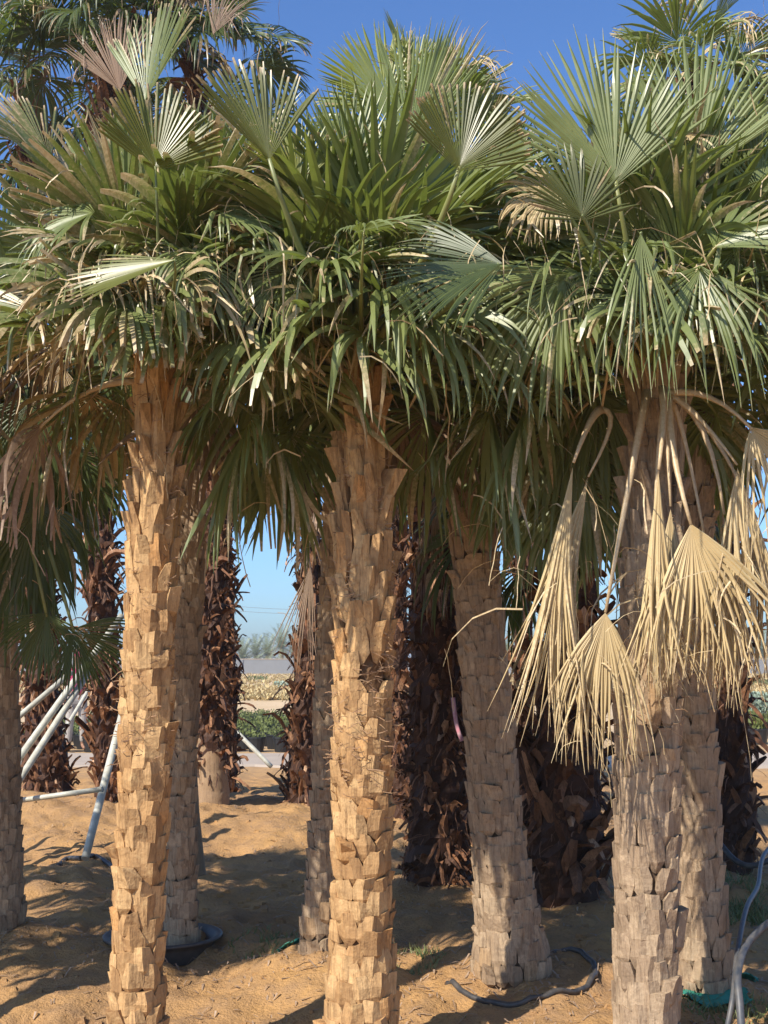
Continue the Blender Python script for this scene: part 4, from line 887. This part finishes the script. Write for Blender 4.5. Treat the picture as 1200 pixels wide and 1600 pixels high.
# boundary wall
t = empty('boundary_wall', (0, 172, 0), 'long low grey wall across the far side of the field', 'wall')
def box(mb, x0, x1, y0, y1, z0, z1, tint=0.5):
    V = [(x, y, z) for z in (z0, z1) for y in (y0, y1) for x in (x0, x1)]
    mb.add(V, [(0, 2, 3, 1), (4, 5, 7, 6), (0, 1, 5, 4), (1, 3, 7, 5), (3, 2, 6, 7), (2, 0, 4, 6)], tint)
mb = MB(); box(mb, -130, 130, 0, 0.25, -0.2, 2.0); mb.build('wall_panel', [M['wall']], t)
mb = MB(); box(mb, -130, 130, -0.06, 0.31, 2.003, 2.12); mb.build('coping', [M['concrete']], t)
for k in range(-13, 14):
    mb = MB(); box(mb, k*10-0.2, k*10+0.2, -0.12, -0.003, -0.2, 1.99); mb.build('pier', [M['wall']], t)
# date palms beyond the wall
def date_palm(seed, x, y, h, R):
    rng = np.random.RandomState(seed); t = empty('date_palm', (x, y, 0), 'feathery grey green date palm beyond the grey wall', 'palm tree', 'date palms beyond the wall')
    mb = MB(); mb.tube([(0, 0, -0.1), (0.1, 0, h*.5), (0, 0, h)], (0.35, 0.28, 0.3), n=10, jit=0.2, rng=rng); mb.build('trunk', [M['smooth']], t)
    mb = MB()
    for i in range(46):
        az = i*2.4; el = R_(85-95*(i/46)); d = np.array((math.cos(az)*math.cos(el), math.sin(az)*math.cos(el), math.sin(el))); p = np.array((0, 0, h)); pr = []
        for k in range(9): pr.append(p.copy()); d = norm(d+(0, 0, -0.13)); p = p+d*R/8
        pr = np.array(pr); s = np.array((-math.sin(az), math.cos(az), 0))
        for k in range(1, 27):
            q = k/27*8; a = int(q); f = q-a; c = pr[a]*(1-f)+pr[a+1]*f; ax_ = norm(pr[a+1]-pr[a])
            for sg in (-1, 1):
                dd = norm(s*sg+ax_*0.7+np.array((0, 0, 0.25-0.5*rng.rand()))); L = R*0.16*(1-0.4*k/27); n = ax_*0.045
                mb.add([c-n, c+n, c+dd*L+n*.2, c+dd*L-n*.2], [(0, 1, 2, 3)])
    mb.build('crown', [M['date']], t)
rng = np.random.RandomState(16)
for i, px in enumerate((335, 362, 380, 400, 418, 440, 462, 490, 120, 150, 700, 792, 830, 1172, 1190, 1215)):
    y = 184+18*rng.rand(); p = W(px, 1000, y); date_palm(300+i, p[0], y, (1.9+1.5*rng.rand()) * (1.25 if 400 < px < 450 else 1), 3.6+rng.rand())
# power lines on two poles outside the gap
for i, (z0_, z1_) in enumerate(((9.6, 8.1), (9.0, 7.6))):
    p = W(250, 955, 150); q = W(560, 985, 150); tt = np.linspace(0, 1, 24)
    pts = [(p[0]+(q[0]-p[0])*a, 150, z0_+(z1_-z0_)*a-1.2*4*a*(1-a)*0.5) for a in tt]
    tube_thing('power_line', pts, 0.02, M['wire'], ('upper' if i == 0 else 'lower')+' thin power line sagging across the pale sky beyond the wall', 'cable', n=6)

# ------------------------------------------------------------------ person in pink behind the poles
def skin(name, verts, edges, rad, mat, parent, sub=2):
    me = bpy.data.meshes.new(name); me.from_pydata(verts, edges, []); me.materials.append(mat)
    o = bpy.data.objects.new(name, me); COL.objects.link(o)
    if parent is not None: o.parent = parent
    o.modifiers.new('skin', 'SKIN')
    if not me.skin_vertices: me.skin_vertices.new()
    for i, r in enumerate(rad):
        me.skin_vertices[0].data[i].radius = (r, r) if not isinstance(r, tuple) else r
    me.skin_vertices[0].data[0].use_root = True
    m = o.modifiers.new('sub', 'SUBSURF'); m.levels = sub; m.render_levels = sub
    for p in me.polygons: p.use_smooth = True
    return o
d = 22.2; p = W(118, 1165, d)
per = empty('person', (p[0], d, 0.03), 'person in pink shirt and pale trousers standing by the pots, hand on hip', 'person')
per.rotation_euler = (0, 0, R_(25))
bv = [(0, 0, .95), (0, 0, 1.15), (0, 0, 1.35), (0, 0.0, 1.48), (0, -.01, 1.56), (0, -.02, 1.66), (0, -.02, 1.72),
      (.17, 0, 1.40), (.30, .06, 1.16), (.16, -.08, 1.02), (-.17, 0, 1.40), (-.22, .0, 1.12), (-.24, -.06, .88),
      (.10, 0, .90), (.12, -.01, .50), (.13, .02, .09), (.14, -.12, .04), (-.10, 0, .90), (-.12, -.02, .50), (-.13, .02, .09), (-.15, -.12, .04),
      (.12, -.12, .98), (-.24, -.09, .79)]
be = [(0, 1), (1, 2), (2, 3), (3, 4), (4, 5), (5, 6), (2, 7), (7, 8), (8, 9), (2, 10), (10, 11), (11, 12), (0, 13), (13, 14), (14, 15), (15, 16), (0, 17), (17, 18), (18, 19), (19, 20), (9, 21), (12, 22)]
br = [.13, .12, .13, .055, .055, .095, .085, .055, .042, .030, .055, .042, .030, .085, .058, .04, .03, .085, .058, .04, .03, .032, .032]
body = skin('body', bv, be, br, M['skin'], per)
skin('shirt', [bv[0], bv[1], bv[2], (0, 0, 1.44), bv[7], (.235, .03, 1.28), bv[10], (-.20, 0, 1.24)], [(0, 1), (1, 2), (2, 3), (2, 4), (4, 5), (2, 6), (6, 7)], [.155, .145, .155, .085, .075, .07, .075, .07], M['pink'], per)
skin('trousers', [(0, 0, .93), bv[13], bv[14], (.13, .02, .13), bv[17], bv[18], (-.13, .02, .13)], [(0, 1), (1, 2), (2, 3), (0, 4), (4, 5), (5, 6)], [.14, .105, .08, .065, .105, .08, .065], M['trouser'], per)
skin('cap', [(0, -.0, 1.70), (0, 0, 1.76), (0, -.13, 1.70)], [(0, 1), (0, 2)], [.105, .085, (.06, .015)], M['pink'], per)

# ------------------------------------------------------------------ dusty air over the whole place
m, nd, lk = newmat('dusty_air')
pv = nd.new('ShaderNodeVolumePrincipled'); pv.inputs['Color'].default_value = (0.93, 0.92, 0.92, 1); pv.inputs['Density'].default_value = 0.0009
pv.inputs['Anisotropy'].default_value = 0.2
om = nd.new('ShaderNodeOutputMaterial'); lk.new(pv.outputs[0], om.inputs['Volume'])
mb = MB(); box(mb, -3100, 3100, -60, 5100, -1.6, 12.0)
o = mb.build('haze', [m]); tag(o, kind='stuff')
